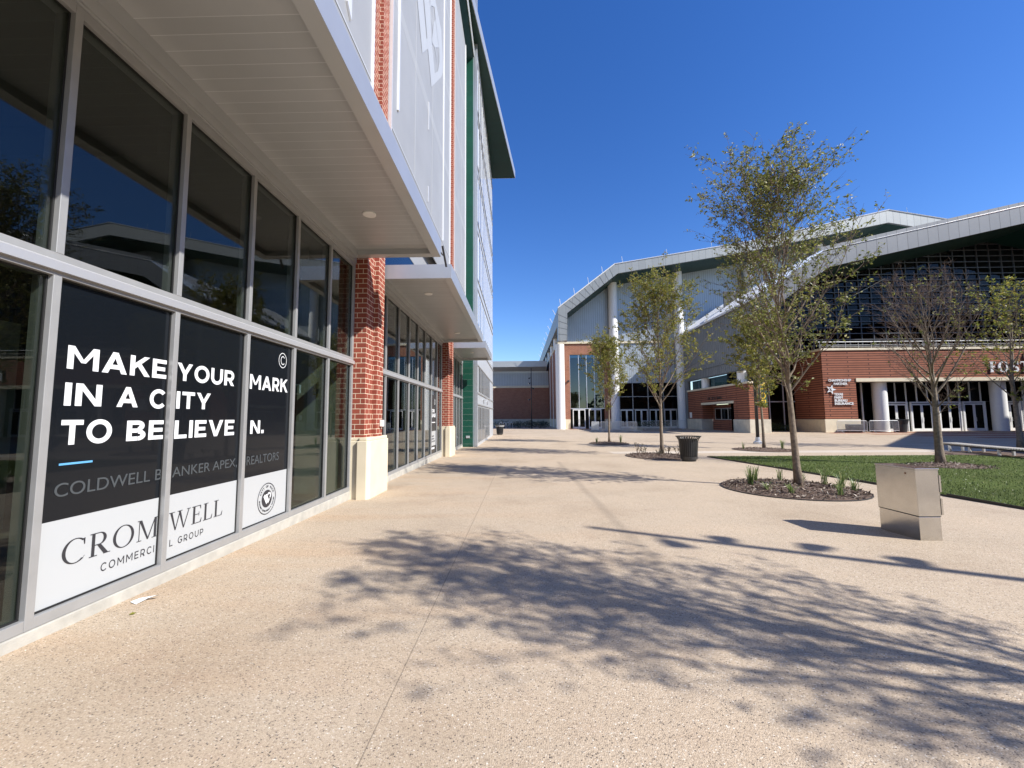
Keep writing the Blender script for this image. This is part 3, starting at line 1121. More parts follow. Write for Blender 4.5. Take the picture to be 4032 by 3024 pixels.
def screen(y0, y1, label, mulls, logo=False):
    X0, X1 = -3.06, -3.03
    mb = MB()
    mb.box(X0, X1, y0, y1, 7.25, 23.6)
    s_ = mb.build("mesh_screen", M_mesh, shop)
    s_["label"] = label
    e = MB()
    e.box(X1 + .001, X1 + .012, y0, y1, 8.52, 8.57)
    for m_ in mulls:
        e.box(X1 + .001, X1 + .010, m_ - .012, m_ + .012, 8.58, 23.5)
    e.build("screen_rib", M_meshlite, s_)
    for z_ in (11.95, 15.6, 19.25):
        e = MB()
        e.box(X1 + .0005, X1 + .002, y0 + .02, y1 - .02, z_, z_ + .38)
        e.build("screen_band", M_meshband, s_)
    e = MB()
    e.box(X0 - .1, X1 + .05, y1, y1 + .035, 7.25, 23.6)
    e.box(X0 - .1, X1 + .05, y0 - .035, y0, 7.25, 23.6)
    e.build("screen_edge", M_edge, s_)
    return s_


s1 = screen(-2.6, 7.86, "grey perforated screen above the nearest canopy", (1.0, 3.4, 5.8))
e = MB()
e.prism([(6.60, 8.95), (6.78, 8.75), (6.78, 24), (6.60, 24)], 'x', -3.028, -2.99)
e.build("glint_fin", M_edge, s1)  # panel flange whose bright reflection is put into its white colour
s2_ = screen(9.10, 17.25, "grey perforated screen with large pale interlocking letter mark", (11.37, 13.7))
e = MB()
e.box(-3.029, -2.985, 9.62, 9.69, 9.3, 24)
e.box(-3.029, -2.985, 15.70, 15.76, 8.6, 24)
e.box(-3.019, -3.0, 13.02, 13.06, 11.3, 12.3)
e.box(-3.019, -3.0, 13.02, 13.06, 8.75, 9.3)
e.build("glint_fin", M_edge, s2_)  # flange glints, likewise painted as white strips
mk = MB()
for k, P in enumerate(([(11.41, 14.29), (12.09, 15.05), (12.09, 20), (11.41, 20)],
                       [(11.41, 14.29), (12.08, 13.19), (12.79, 14.02), (12.88, 14.04), (12.73, 14.34), (12.61, 14.21), (12.09, 15.05)],
                       [(12.22, 15.2), (12.73, 14.34), (12.88, 14.04), (13.45, 14.91), (13.25, 15.47), (13.03, 16.09), (13.03, 20), (12.22, 20)],
                       [(12.88, 14.04), (13.43, 13.19), (13.97, 14.2), (13.45, 14.91)],
                       [(13.43, 13.19), (15.16, 15.11), (14.49, 14.75), (13.97, 14.2)],
                       [(15.16, 15.11), (15.47, 15.59), (15.44, 16.32), (14.72, 15.85), (14.76, 15.39), (14.49, 14.75)],
                       [(14.74, 15.86), (15.44, 16.32), (15.09, 17.09), (13.95, 17.12), (13.09, 16.16), (13.1, 15.88), (13.28, 16.16), (13.79, 16.66), (13.98, 16.45)],
                       [(13.45, 15.06), (13.5, 14.95), (13.97, 15.19), (14.08, 15.33), (14.65, 15.88), (13.98, 16.39), (13.66, 15.87), (13.59, 15.5)],
                       [(13.97, 15.19), (14.38, 14.92), (14.08, 15.33)])):
    mk.poly([(-3.0192 + .0003 * (k % 3), p[0], p[1]) for p in P])
mk.build("letter_mark", M_meshlite, s2_, fix=False)
s3_ = screen(18.50, 22.40, "pale grey panel beside the green boarding", (20.9,))
# green boarded return and its vent
mb = MB()
mb.box(-3.42, -2.72, 23.66, 23.80, -.4, 25.0)
gp = mb.build("green_boarding", M_green, shop)
gp["label"] = "tall dark green boarded strip"
mb = MB()
mb.box(-3.12, -2.90, 23.625, 23.659, .33, .47)
mb.build("wall_light", M_galv, gp, bevel=.01)
# roof overhang of the shop building
mb = MB()
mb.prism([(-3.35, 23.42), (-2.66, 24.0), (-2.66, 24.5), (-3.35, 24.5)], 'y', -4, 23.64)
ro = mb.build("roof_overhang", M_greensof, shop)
mb = MB()
mb.box(-2.659, -2.63, -4, 23.64, 23.97, 24.55)
mb.build("roof_edge", M_edge, ro)
# bracket and cables of the lowest screen corner
mb = MB()
mb.tube([(-1.66, 7.9, 4.98), (-1.60, 8.35, 4.98)], .014, 5)
mb.tube([(-1.60, 8.30, 5.16), (-1.56, 8.55, 4.80)], .024, 6)
mb.build("cable_bracket", M_bin, shop)

# ================================================================== PALE METAL TOWER beyond
tower = thing("office_tower", "pale ribbed metal tower with strip windows and green angled roof eave", "building", (-2.5, 31, 0))
TX, TY0, TY1 = -2.5, 23.82, 38.2
mb = MB()
mb.box(-14, TX, TY0, TY1, -.4, 25.0)
mb.build("wall", M_tower, tower)
mb = MB()
mb.box(-2.66, TX + .03, TY0 - .02, TY0 + .16, -.3, 30)
mb.build("corner_trim", M_fasciaC, tower)
mb = MB()
for z in (2.30, 2.97, 4.65, 5.9, 9.3, 9.9, 12.9, 13.5, 16.5, 17.1, 20.1, 20.7, 23.9):
    mb.box(TX + .001, TX + .05, TY0 + .17, TY1, z - .03, z + .03)
mb.build("storey_band", M_frame, tower)
rows = [(0.0, 2.2), (3.05, 4.6), (6.1, 9.1), (10.0, 12.8), (13.6, 16.4), (17.2, 20.0), (20.8, 23.8)]
for ri, (z0, z1) in enumerate(rows):
    for k in range(13):
        y = 24.5 + k * 1.04 + (.25 if ri % 2 else 0)
        if ri < 2 and k > 8: continue
        mb = MB()
        mb.box(TX + .002, TX + .02, y, y + .60, z0 + .05, z1 - .05)
        p = mb.build("window", M_glassblue if ri > 1 else M_glassdark, tower)
        f = MB()
        f.box(TX + .003, TX + .035, y - .08, y - .0, z0, z1)
        f.box(TX + .003, TX + .03, y + .60, y + .66, z0, z1)
        f.build("fin", M_edge if ri > 1 else M_frame, p)
for y in (28.0, 31.2):
    mb = MB()
    mb.box(TX + .002, TX + .28, y, y + .5, 2.72, 2.80)
    mb.build("wall_light", M_galv, tower)
# tapering eave
e = MB()
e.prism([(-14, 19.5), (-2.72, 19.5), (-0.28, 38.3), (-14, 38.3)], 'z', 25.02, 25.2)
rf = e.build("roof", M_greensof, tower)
rf["label"] = "dark green eave widening toward the far end"
e = MB()
e.prism([(-2.72, 19.5), (-2.68, 19.5), (-0.23, 38.34), (-0.28, 38.3)], 'z', 25.0, 25.72)
e.prism([(-14, 38.301), (-0.28, 38.301), (-0.23, 38.34), (-14, 38.34)], 'z', 25.0, 25.5)
e.build("roof_edge", M_fasciaC, rf)
mb = MB()
mb.prism([(-14, 19.5), (-2.72, 19.5), (-0.30, 38.28), (-14, 38.28)], 'z', 25.205, 25.68)
mb.build("roof_deck", M_roofg, rf)

# ================================================================== LOW BUILDING at the end of the passage
low = thing("low_brick_building", "low brick building with pale metal band closing the passage", "building", (0, 75, -.18))
for nm, mt, bx in (("wall", M_brickfar, (-22, 5.4, 75.0, 88, 1.11, 6.85)), ("stone_base", M_stonegrey, (-22, 5.4, 74.94, 88, -.4, 1.108)),
                   ("stone_ledge", M_stone, (-22, 5.4, 74.9, 88, 6.852, 7.26)), ("metal_band", M_ribwall, (-22, 5.4, 75.02, 88, 7.262, 9.59))):
    mb = MB()
    mb.box(*bx)
    mb.build(nm, mt, low)
mb = MB()
mb.box(-22, 5.4, 74.98, 88, 9.592, 9.94)
mb.box(-22, 5.0, 72.9, 88, 10.52, 11.58)
mb.prism([(72.9, 10.518), (74.98, 9.942), (88, 9.942), (88, 10.518)], 'x', -22, 5.0)
mb.build("roof", M_canopy, low)

# ================================================================== ARENA (large hall behind)
arena = thing("arena", "huge grey arena with faceted roof edge, white columns and brick doorway", "building", (13, 57, -.18))
YF, YW, YB = 51.2, 56.2, 118
mb = MB()
mb.box(5.5, 13.2, YW, YW + .6, 10.1, 11.62)
mb.box(5.5, 7.02, YW, YW + .6, 1.15, 10.1)
mb.box(11.76, 13.2, YW, YW + .6, 1.15, 10.1)
mb.build("brick_wall", M_brickfar, arena)
mb = MB()
mb.box(5.48, 6.0, YW + .62, YB, 1.15, 11.6)
mb.build("side_wall", M_brickfar, arena)
for y in (59.6, 65.0, 71.0):
    mb = MB()
    mb.tube([(5.40, y, -.18), (5.40, y, 11.5)], .07, 8)
    mb.build("downpipe", M_white, arena)
mb = MB()
mb.box(5.44, 7.0, YW - .05, YW + .6, -.4, 1.148)
mb.box(11.78, 13.2, YW - .05, YW + .6, -.4, 1.148)
mb.box(5.42, 6.0, YW + .62, YB, -.4, 1.148)
mb.build("stone_base", M_stone, arena)
mb = MB()
mb.box(5.4, 22.5, YW - .16, YW + .6, 11.622, 11.90)
mb.box(5.38, 6.0, YW + .62, YB, 11.602, 11.88)
mb.build("stone_ledge", M_stone, arena)
mb = MB()
mb.prism([(5.6, 11.905), (90, 11.905), (90, 20.0), (48.75, 27.2), (30.4, 23.5), (13.1, 20.6), (5.6, 14.7)], 'y', YW + .1, YW + .6)
mb.build("upper_wall", M_ribwall, arena)
mb = MB()
mb.box(13.2, 22.4, YW + .02, YW + .6, 6.08, 11.62)
mb.build("metal_cladding", M_ribwall, arena)
# roof: fascia with facets, soffit and top sheets
SC = .9752
O_ = [(5.13, 11.41), (5.16, 15.77), (12.69, 21.55), (30.48, 24.36), (48.93, 28.38), (90, 20.6)]
I_ = [(6.30, 11.41), (6.36, 15.07), (13.11, 20.31), (30.41, 23.04), (48.75, 26.67), (90, 18.9)]
O_ = [(x * SC, 1.55 + (z - 1.55) * SC) for x, z in O_]
I_ = [(x * SC, 1.55 + (z - 1.55) * SC) for x, z in I_]
mb = MB()
for k in range(5):
    mb.poly([(O_[k][0], YF, O_[k][1]), (O_[k + 1][0], YF, O_[k + 1][1]), (I_[k + 1][0], YF, I_[k + 1][1]), (I_[k][0], YF, I_[k][1])])
    mb.poly([(I_[k][0], YF, I_[k][1]), (I_[k + 1][0], YF, I_[k + 1][1]), (I_[k + 1][0], YF + .3, I_[k + 1][1]), (I_[k][0], YF + .3, I_[k][1])])
(xa, za), (xb, zb), (xc, zc), (xd, zd) = O_[0], O_[1], I_[0], I_[1]
mb.poly([(xa, YF, za), (xc, YF, zc), (xc, YF + 1.3, zc), (xa, YF + 1.3, za)])
mb.poly([(xa, YF, za), (xb, YF, zb), (xb, YF + 1.3, zb), (xa, YF + 1.3, za)])
mb.poly([(xc, YF, zc), (xd, YF, zd), (xd, YF + 1.3, zd), (xc, YF + 1.3, zc)])
fa = mb.build("roof_fascia", M_panelgrey, arena, fix=True)
# joints across the steep and upright pieces
mb = MB()
for k in (0, 1):
    n = 5 if k == 0 else 11
    for j in range(1, n):
        t = j / n
        ox, oz = O_[k][0] + (O_[k + 1][0] - O_[k][0]) * t, O_[k][1] + (O_[k + 1][1] - O_[k][1]) * t
        ix, iz = I_[k][0] + (I_[k + 1][0] - I_[k][0]) * t, I_[k][1] + (I_[k + 1][1] - I_[k][1]) * t
        mb.tube([(ox, YF - .004, oz), (ix, YF - .004, iz)], .018, 4)
mb.build("panel_joint", M_bin, fa)
mb = MB()
for k in range(1, 5):
    mb.tube([(O_[k][0], YF - .03, O_[k][1] + .02), (O_[k + 1][0], YF - .03, O_[k + 1][1] + .02)], .07, 4)
mb.build("roof_edge", M_white, fa)
mb = MB()
for k in range(1, 5):
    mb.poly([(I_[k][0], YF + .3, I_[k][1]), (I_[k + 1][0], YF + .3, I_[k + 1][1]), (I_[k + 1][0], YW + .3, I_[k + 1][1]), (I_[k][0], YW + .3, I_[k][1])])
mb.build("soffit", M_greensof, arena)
mb = MB()
for k in range(1, 5):
    mb.poly([(O_[k][0], YF, O_[k][1]), (O_[k + 1][0], YF, O_[k + 1][1]), (O_[k + 1][0], YB, O_[k + 1][1]), (O_[k][0], YB, O_[k][1])])
mb.build("roof", M_roofg, arena)
mb = MB()
mb.box(5.02, 5.2, YF + 1.3, YB, 13.3, 15.40)
mb.box(5.2, 6.4, YF + 1.3, YB, 13.3, 13.4)
mb.build("side_fascia", M_panelgrey, arena)
mb = MB()
mb.box(7.2, 7.5, YW + .7, YB, 11.9, 15.0)
mb.build("side_upper_wall", M_ribwall, arena)
# columns
for x, z1 in ((5.60, 11.40), (13.0, 20.0), (22.0, 21.6), (31.8, 22.2), (41.5, 25.0)):
    mb = MB()
    mb.lathe([(.60, -.18), (.60, z1)], (x, 55.4, 0), 28)
    mb.build("column", M_white, arena, smooth=True)
for k in range(7):
    mb = MB()
    mb.lathe([(.5, 11.6), (.5, 13.55)], (5.75, 61.5 + 6.5 * k, 0), 18)
    mb.build("column", M_white, arena, smooth=True)
# tall doorway glazing
YG = YW + .25
for a, b in ((7.04, 8.22), (8.30, 9.29), (9.37, 10.37), (10.45, 11.72)):
    mb = MB()
    mb.box(a, b, YG, YG + .02, 2.68, 10.06)
    mb.build("window_pane", M_glassblue, arena)
mb = MB()
for x in (7.03, 8.26, 9.33, 10.41, 11.73):
    mb.box(x - .04, x + .04, YG - .10, YG - .001, 2.62, 10.08)
mb.box(7.02, 11.76, YG - .09, YG - .002, 2.54, 2.66)
mb.build("window_frame", M_framelite, arena)
# dark recess behind glazing and doors
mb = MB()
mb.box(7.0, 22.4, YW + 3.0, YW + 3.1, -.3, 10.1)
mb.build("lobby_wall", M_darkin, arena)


def door_leaf(par, x0, x1, y, z0, z1, frame, handle_right=True):
    t = .11
    d = MB()
    d.box(x0, x0 + t, y, y + .06, z0, z1)
    d.box(x1 - t, x1, y, y + .06, z0, z1)
    d.box(x0 + t, x1 - t, y, y + .06, z0, z0 + .26)
    d.box(x0 + t, x1 - t, y, y + .06, z1 - .13, z1)
    o = d.build("door", frame, par)
    gl = MB()
    gl.box(x0 + t, x1 - t, y + .02, y + .04, z0 + .26, z1 - .13)
    gl.build("pane", M_glassdark, o)
    h = MB()
    hx = x1 - .07 if handle_right else x0 + .07
    h.tube([(hx, y - .001, z0 + .95), (hx, y - .07, z0 + .95), (hx, y - .07, z0 + 1.35), (hx, y - .001, z0 + 1.35)], .018, 5)
    h.build("handle", M_galv, o)
    return o


for x0 in (7.35, 9.55):
    door_leaf(arena, x0, x0 + .86, YG - .06, -.16, 2.5, M_white, True)
    door_leaf(arena, x0 + .87, x0 + 1.73, YG - .06, -.16, 2.5, M_white, False)
for x0 in (13.9, 15.9, 17.9, 19.9):
    door_leaf(arena, x0, x0 + .86, YG - .06, -.16, 2.4, M_framelite, True)
    door_leaf(arena, x0 + .87, x0 + 1.73, YG - .06, -.16, 2.4, M_framelite, False)
for a, b in ((13.3, 15.6), (15.7, 17.7), (17.8, 19.8), (19.9, 22.2)):
    mb = MB()
    mb.box(a, b, YG, YG + .02, 2.5, 6.06)
    mb.build("window_pane", M_glassdark, arena)
mb = MB()
for x in (13.25, 15.65, 17.75, 19.85, 22.2):
    mb.box(x - .045, x + .045, YG - .08, YG - .002, -.18, 6.07)
for z in (2.45, 4.2):
    mb.box(13.3, 22.2, YG - .07, YG - .003, z - .04, z + .04)
mb.build("window_frame", M_frame, arena)
mb = MB()
for k in range(1, 5):
    n = 3 if k > 1 else 4
    for j in range(n):
        t = (j + .2) / n
        x, z = O_[k][0] + (O_[k + 1][0] - O_[k][0]) * t, O_[k][1] + (O_[k + 1][1] - O_[k][1]) * t
        mb.tube([(x, YF + .3, z), (x - .12, YF + .3, z + .95)], .028, 4)
for k in range(9):
    mb.tube([(5.1, 55 + 5 * k, 15.35), (4.65, 55 + 5 * k, 16.15)], .035, 4)
mb.build("lightning_rods", M_white, arena)
mb = MB()
mb.box(6.66, 6.9, YW - .25, YW - .01, 6.3, 6.5)
mb.build("security_camera", M_bin, arena)

# ================================================================== PAVILION HALL (right)
pav = thing("pavilion_hall", "grey gabled hall at right with gridded dark glass over a brick entrance front", "building", (40, 41, -.18))
PY, PGL = 36.0, 41.5
# corrugated side wall
mb = MB()
mb.prism([(36.05, 6.0), (53.9, 6.0), (53.9, -.4), (59, -.4), (59, 12.35), (36.05, 12.35)], 'x', 22.2, 22.6)
mb.build("corrugated_wall", M_ribdark, pav)
mb = MB()
mb.box(22.12, 22.199, 36.05, 59, 7.05, 7.09)
mb.box(22.12, 22.199, 36.05, 54, 6.0, 6.10)
mb.build("cladding_joint", M_paneldark, pav)
mb = MB()
mb.box(22.0, 22.195, 36.05, 57, 12.36, 12.45)
mb.box(21.88, 22.0, 36.0, 57, 12.30, 12.50)
mb.build("gutter", M_edge, pav)
# roof: steep lower facet, then gentle gable
TP = [(21.95, 12.52), (27.3, 16.20), (48.3, 20.75), (69.3, 16.20), (74.6, 12.52)]
BT = [(22.6, 11.0), (27.9, 14.75), (48.3, 19.15), (68.7, 14.75), (74.0, 11.0)]
for k in (0, 3):
    mb = MB()
    mb.poly([(TP[k][0], PY, TP[k][1]), (TP[k + 1][0], PY, TP[k + 1][1]), (TP[k + 1][0], 57, TP[k + 1][1]), (TP[k][0], 57, TP[k][1])])
    o = mb.build("lower_roof", M_roofw, pav)
    o["label"] = "steep white lower roof slope"
    rb_ = MB()
    (xa, za), (xb, zb) = TP[k], TP[k + 1]
    for j in range(52):
        y = PY + .15 + .40 * j
        rb_.prism([(xa, za + .005), (xb, zb + .005), (xb, zb + .14), (xa, za + .14)], 'y', y, y + .05)
    rb_.build("standing_seams", M_edge, o)
mb = MB()
for k in (1, 2):
    mb.poly([(TP[k][0], PY, TP[k][1]), (TP[k + 1][0], PY, TP[k + 1][1]), (TP[k + 1][0], 57, TP[k + 1][1]), (TP[k][0], 57, TP[k][1])])
mb.build("roof", M_roofg, pav)
mb = MB()
for k in range(4):
    mb.poly([(TP[k][0], PY, TP[k][1]), (TP[k + 1][0], PY, TP[k + 1][1]), (BT[k + 1][0], PY, BT[k + 1][1]), (BT[k][0], PY, BT[k][1])])
    mb.poly([(BT[k][0], PY, BT[k][1]), (BT[k + 1][0], PY, BT[k + 1][1]), (BT[k + 1][0], PY + .25, BT[k + 1][1]), (BT[k][0], PY + .25, BT[k][1])])
pf = mb.build("roof_fascia", M_paneldark, pav)
mb = MB()
mb.prism([(TP[0][0] - .1, TP[0][1] - .12), (TP[1][0], TP[1][1] - .04), (TP[1][0], TP[1][1] + .05), (TP[0][0] - .1, TP[0][1] + .55)], 'y', PY - .10, PY - .01)
for k in (1, 2):
    mb.tube([(TP[k][0], PY - .03, TP[k][1]), (TP[k + 1][0], PY - .03, TP[k + 1][1])], .05, 4)
mb.build("roof_edge", M_edge, pf)
mb = MB()
for k in (1, 2):
    mb.poly([(TP[k][0], PY + .02, TP[k][1] + .05), (TP[k + 1][0], PY + .02, TP[k + 1][1] + .05), (TP[k + 1][0], PY + .02, TP[k + 1][1] + .38), (TP[k][0], PY + .02, TP[k][1] + .38)])
mb.build("parapet", M_paneldark, pf)
mb = MB()
for k in range(4):
    mb.poly([(BT[k][0], PY + .25, BT[k][1]), (BT[k + 1][0], PY + .25, BT[k + 1][1]), (BT[k + 1][0], PGL + .3, BT[k + 1][1]), (BT[k][0], PGL + .3, BT[k][1])])
mb.build("soffit", M_greensof, pav)


def roofz(x):
    for (a, za), (b, zb) in zip(BT, BT[1:]):
        if a <= x <= b: return za + (zb - za) * (x - a) / (b - a)
    return 11


# gridded curtain wall: each tall bay one pane, grid of bars
xs = [22.7 + 1.22 * k for k in range(40)]
for a, b in zip(xs, xs[1:]):
    mb = MB()
    za, zb = roofz(a) - .02, roofz(b) - .02
    mb.prism([(a, 7.3), (b, 7.3), (b, zb), (a, za)], 'y', PGL + .08, PGL + .10)
    mb.build("window_pane", M_glassdark, pav)
mb = MB()
for x in xs:
    mb.box(x - .035, x + .035, PGL - .05, PGL + .075, 7.3, roofz(x))
z = 7.9
while z < 19:
    x0 = 22.7
    while x0 < 70 and roofz(x0) < z: x0 += .3
    x1 = min(xs[-1], 96.6 - x0)
    if x1 > x0: mb.box(x0, x1, PGL - .14, PGL - .055, z - .04, z + .04)
    z += .61
mb.build("curtain_wall_grid", mat("grid bars", (.075, .082, .095), .5, .3), pav)
mb = MB()
mb.box(24.0, 72, 47, 47.2, -.3, 16)
mb.build("lobby_wall", M_darkin, pav)
# slender slanting pale bars set just before the glass
mb = MB()
for (xa, za, xb, zb) in ((34.0, 13.55, 37.3, 15.3), (36.8, 12.0, 38.5, 12.6), (41.0, 13.6, 44.2, 14.95), (48.4, 11.6, 49.9, 12.0)):
    mb.tube([(xa, PGL - .35, za), (xb, PGL - .35, zb)], .035, 5)
mb.build("slant_bars", mat("pale bar", (.42, .40, .34), .5), pav)
# brick entrance front with cast stone trim
mb = MB()
mb.box(29.5, 32.62, 39.9, 40.5, 1.08, 7.78)
mb.box(32.62, 72, 39.9, 40.5, 5.04, 7.78)
mb.box(29.5, 29.9, 40.5, 44.4, 1.08, 7.78)
mb.build("brick_wall", M_brickband, pav)
mb = MB()
mb.box(29.35, 32.75, 39.78, 40.5, -.4, 1.078)
mb.box(29.35, 29.9, 40.5, 44.4, -.4, 1.078)
mb.build("stone_base", M_stone, pav, bevel=.03)
mb = MB()
mb.box(29.42, 72, 39.80, 40.55, 7.782, 8.0)
mb.box(29.42, 29.98, 40.55, 44.4, 7.782, 8.0)
mb.box(32.64, 72, 39.83, 40.5, 4.70, 5.038)
mb.build("stone_trim", M_stone, pav)
mb = MB()
mb.box(29.6, 72, 40.56, 41.4, 7.4, 7.6)
mb.box(32.7, 72, 40.5, 41.4, 4.72, 4.8)
mb.build("deck", M_canopy, pav)
mb = MB()
for k in range(34):
    mb.tube([(29.7 + 1.25 * k, 40.25, 8.0), (29.7 + 1.25 * k, 40.25, 8.66)], .022, 4)
for z_ in (8.2, 8.38):
    mb.tube([(29.6, 40.25, z_), (72, 40.25, z_)], .014, 4)
mb.box(29.5, 72, 40.19, 40.31, 8.65, 8.72)
mb.build("railing", M_white, pav)
# entrance columns
for x in (35.7, 47.15, 58.6):
    mb = MB()
    mb.lathe([(.57, -.18), (.57, 4.7)], (x, 40.9, 0), 28)
    mb.build("column", M_white, pav, smooth=True)
DY = 41.6
for x0 in (36.85, 39.35, 42.1, 44.5, 48.0, 50.4):
    door_leaf(pav, x0, x0 + .98, DY, -.17, 2.55, M_white, True)
    door_leaf(pav, x0 + 1.0, x0 + 1.98, DY, -.17, 2.55, M_white, False)
mb = MB()
for x0 in (36.85, 39.35, 42.1, 44.5, 48.0, 50.4):
    for x in (x0 - .07, x0 + 2.05):
        mb.box(x - .05, x + .05, DY - .06, DY + .08, -.18, 2.62)
    mb.box(x0 - .12, x0 + 2.10, DY - .06, DY + .08, 2.62, 2.76)
for x in (32.7, 33.6, 34.5, 35.6):
    mb.box(x - .04, x + .04, DY - .06, DY + .08, -.18, 4.7)
for k in range(17):
    x = 36.8 + 1.05 * k
    mb.box(x - .03, x + .03, DY - .03, DY + .08, 2.762, 4.7)
mb.build("door_frame", M_white, pav)
for a, b, z0, z1 in ((32.64, 36.7, -.18, 4.7), (36.7, 46.9, 2.77, 4.7), (46.9, 60, 2.77, 4.7), (41.5, 42.0, -.18, 2.7), (46.7, 47.9, -.18, 2.7)):
    mb = MB()
    mb.box(a, b, DY + .09, DY + .11, z0, z1)
    mb.build("window_pane", M_glassdark, pav)
# recessed glazing between ticket block and brick front
for a, b in ((22.7, 24.9), (25.0, 26.7), (26.8, 28.2), (28.3, 29.5)):
    for z0, z1 in ((-.1, 2.9), (3.0, 5.6), (5.7, 7.3)):
        mb = MB()
        mb.box(a, b, 44.1, 44.12, z0, z1)
        mb.build("window_pane", M_glassdark, pav)
mb = MB()
for x in (24.95, 26.75, 28.25):
    mb.box(x - .045, x + .045, 44.0, 44.099, -.1, 7.3)
for z_ in (2.95, 5.65):
    mb.box(22.7, 29.5, 44.02, 44.098, z_ - .045, z_ + .045)
mb.build("window_frame", M_framelite, pav)
# ticket block
mb = MB()
mb.prism([(22.2, 39.7), (23.95, 39.7), (23.95, 44.0), (23.95, 44.0), (23.95, 54.0), (22.2, 54.0), (22.2, 49.9), (23.5, 49.9), (23.5, 42.6), (22.2, 42.6)][0:3] +
         [(23.95, 54.0), (22.2, 54.0), (22.2, 49.9), (23.5, 49.9), (23.5, 42.6), (22.2, 42.6)], 'z', 1.10, 2.78)
mb.box(22.2, 23.95, 39.7, 54.0, 3.06, 4.62)
mb.box(22.2, 23.95, 39.7, 42.6, 2.781, 3.058)
mb.box(22.2, 23.95, 49.9, 54.0, 2.781, 3.058)
mb.box(23.44, 23.95, 42.6, 49.9, -.3, 1.098)
tk = mb.build("ticket_block", M_brickband, pav)
mb = MB()
mb.box(22.12, 22.6, 42.5, 50.0, 2.79, 3.05)
mb.box(22.14, 24.0, 39.62, 54.1, 4.622, 4.82)
mb.build("stone_lintel", M_stone, tk)
for bx in ((22.06, 23.43, 49.9, 54.1, -.4, 1.12), (22.06, 24.1, 39.56, 42.58, -.4, 1.12)):
    mb = MB()
    mb.box(*bx)
    mb.build("stone_base", M_stonegrey, tk, bevel=.03)
for k in range(4):
    y = 43.2 + 1.5 * k
    mb = MB()
    mb.box(23.41, 23.43, y, y + 1.4, 1.1, 2.3)
    wv = mb.build("ticket_window", M_glassdark, tk)
    f = MB()
    f.box(23.36, 23.42, y - .06, y, 1.04, 2.36)
    f.box(23.36, 23.42, y + 1.4, y + 1.44, 1.04, 2.36)
    f.box(23.36, 23.409, y, y + 1.4, 1.04, 1.1)
    f.box(23.36, 23.409, y, y + 1.4, 2.3, 2.36)
    f.build("window_frame", M_framelite, wv)
mb = MB()
put_text(mb, "TICKETING", lambda u, v, t: (22.17 - .02 * t, 48.4 - 3.5 * u, 3.32 + .34 * v), .01, 1.15)
mb.build("sign_lettering", M_bin, tk, fix=False)
mb = MB()
mb.box(22.185, 22.198, 52.9, 53.6, 1.25, 1.95)
mb.build("notice_board", M_white, tk)
# glazing strip over ticket block with one white column
mb = MB()
mb.box(22.9, 22.92, 40.2, 54.0, 4.83, 6.0)
mb.build("window_pane", M_glassdark, pav)
mb = MB()
mb.lathe([(.52, 4.83), (.52, 6.0)], (22.68, 49.6, 0), 20)
mb.build("column", M_white, pav, smooth=True)
mb = MB()
mb.lathe([(.52, 4.83), (.52, 6.0)], (22.72, 41.6, 0), 20)
mb.build("column", M_white, pav, smooth=True)
# raised letters on the brick
mb = MB()
text_y(mb, "CHAMPIONSHIP", 39.82, 29.94, 32.12, 4.72, 4.96, .03, .02)
text_y(mb, "PARTNER", 39.82, 30.45, 31.75, 4.38, 4.62, .03, .02)
for s_, z_, x1 in (("TEXAS", 3.36, 31.25), ("FARM", 3.06, 31.20), ("BUREAU", 2.76, 31.62), ("INSURANCE", 2.46, 32.2)):
    text_y(mb, s_, 39.82, 30.42, x1, z_, z_ + .25, .03, .03)
mb.build("sign_lettering", M_lettw, pav, fix=False)
mb = MB()
cx_, cz_ = 30.15, 3.95
st_o = [(cx_ + (.62 if k % 2 == 0 else .24) * math.cos(math.radians(36 * k)) * .8, cz_ + (.62 if k % 2 == 0 else .24) * math.sin(math.radians(36 * k)) * .8) for k in range(10)]
for k in range(10):
    p, q = st_o[k], st_o[(k + 1) % 10]
    pi_, qi_ = [(cx_ + (a_ - cx_) * .55, cz_ + (b_ - cz_) * .55) for a_, b_ in (p, q)]
    if k in (9, 0, 1):
        mb.prism([p, q, (cx_, cz_)], 'y', 39.79, 39.86)
    else:
        mb.prism([p, q, qi_, pi_], 'y', 39.79, 39.86)
mb.build("star_emblem", M_lettw, pav)
mb = MB()
serif_word(mb, "FOSTER", lambda u, v, l: (45.36 + 5.6 * u, 39.80 - .03 * l, 5.50 + 1.02 * v), gap=.16, th=.24, tn=.10)
mb.build("sign_lettering", M_lettw, pav, fix=False)
mb = MB()
mb.prism([(48.75, 6.75), (49.3, 6.75), (49.3, 6.95), (49.9, 6.95), (49.9, 7.45), (48.9, 7.45), (48.9, 7.25), (48.75, 7.1)], 'y', 39.74, 39.85)
mb.build("sign_emblem", M_lettw, pav)
# planting in the recess
def leaf_clump(name, cx, cy, cz, rx, ry, rz, n, size, material, label, cat, group=None, loc=None):
    mb = MB()
    for k in range(n):
        a, c_, r_ = R.random() * 6.283, R.uniform(-1, 1), R.random() ** .45
        s_ = math.sqrt(1 - c_ * c_)
        p = Vector((cx + rx * r_ * s_ * math.cos(a), cy + ry * r_ * s_ * math.sin(a), cz + rz * (r_ * c_)))
        if p.z < gz(cy) + .02: p.z = gz(cy) + .02 + R.random() * .1
        leaf(mb, p, Vector((R.gauss(0, 1), R.gauss(0, 1), R.gauss(.3, .7))), size * R.uniform(.6, 1.3))
    o = mb.build(name, material, None, (cx, cy, gz(cy)), fix=False)
    return tag(o, label, cat, group)


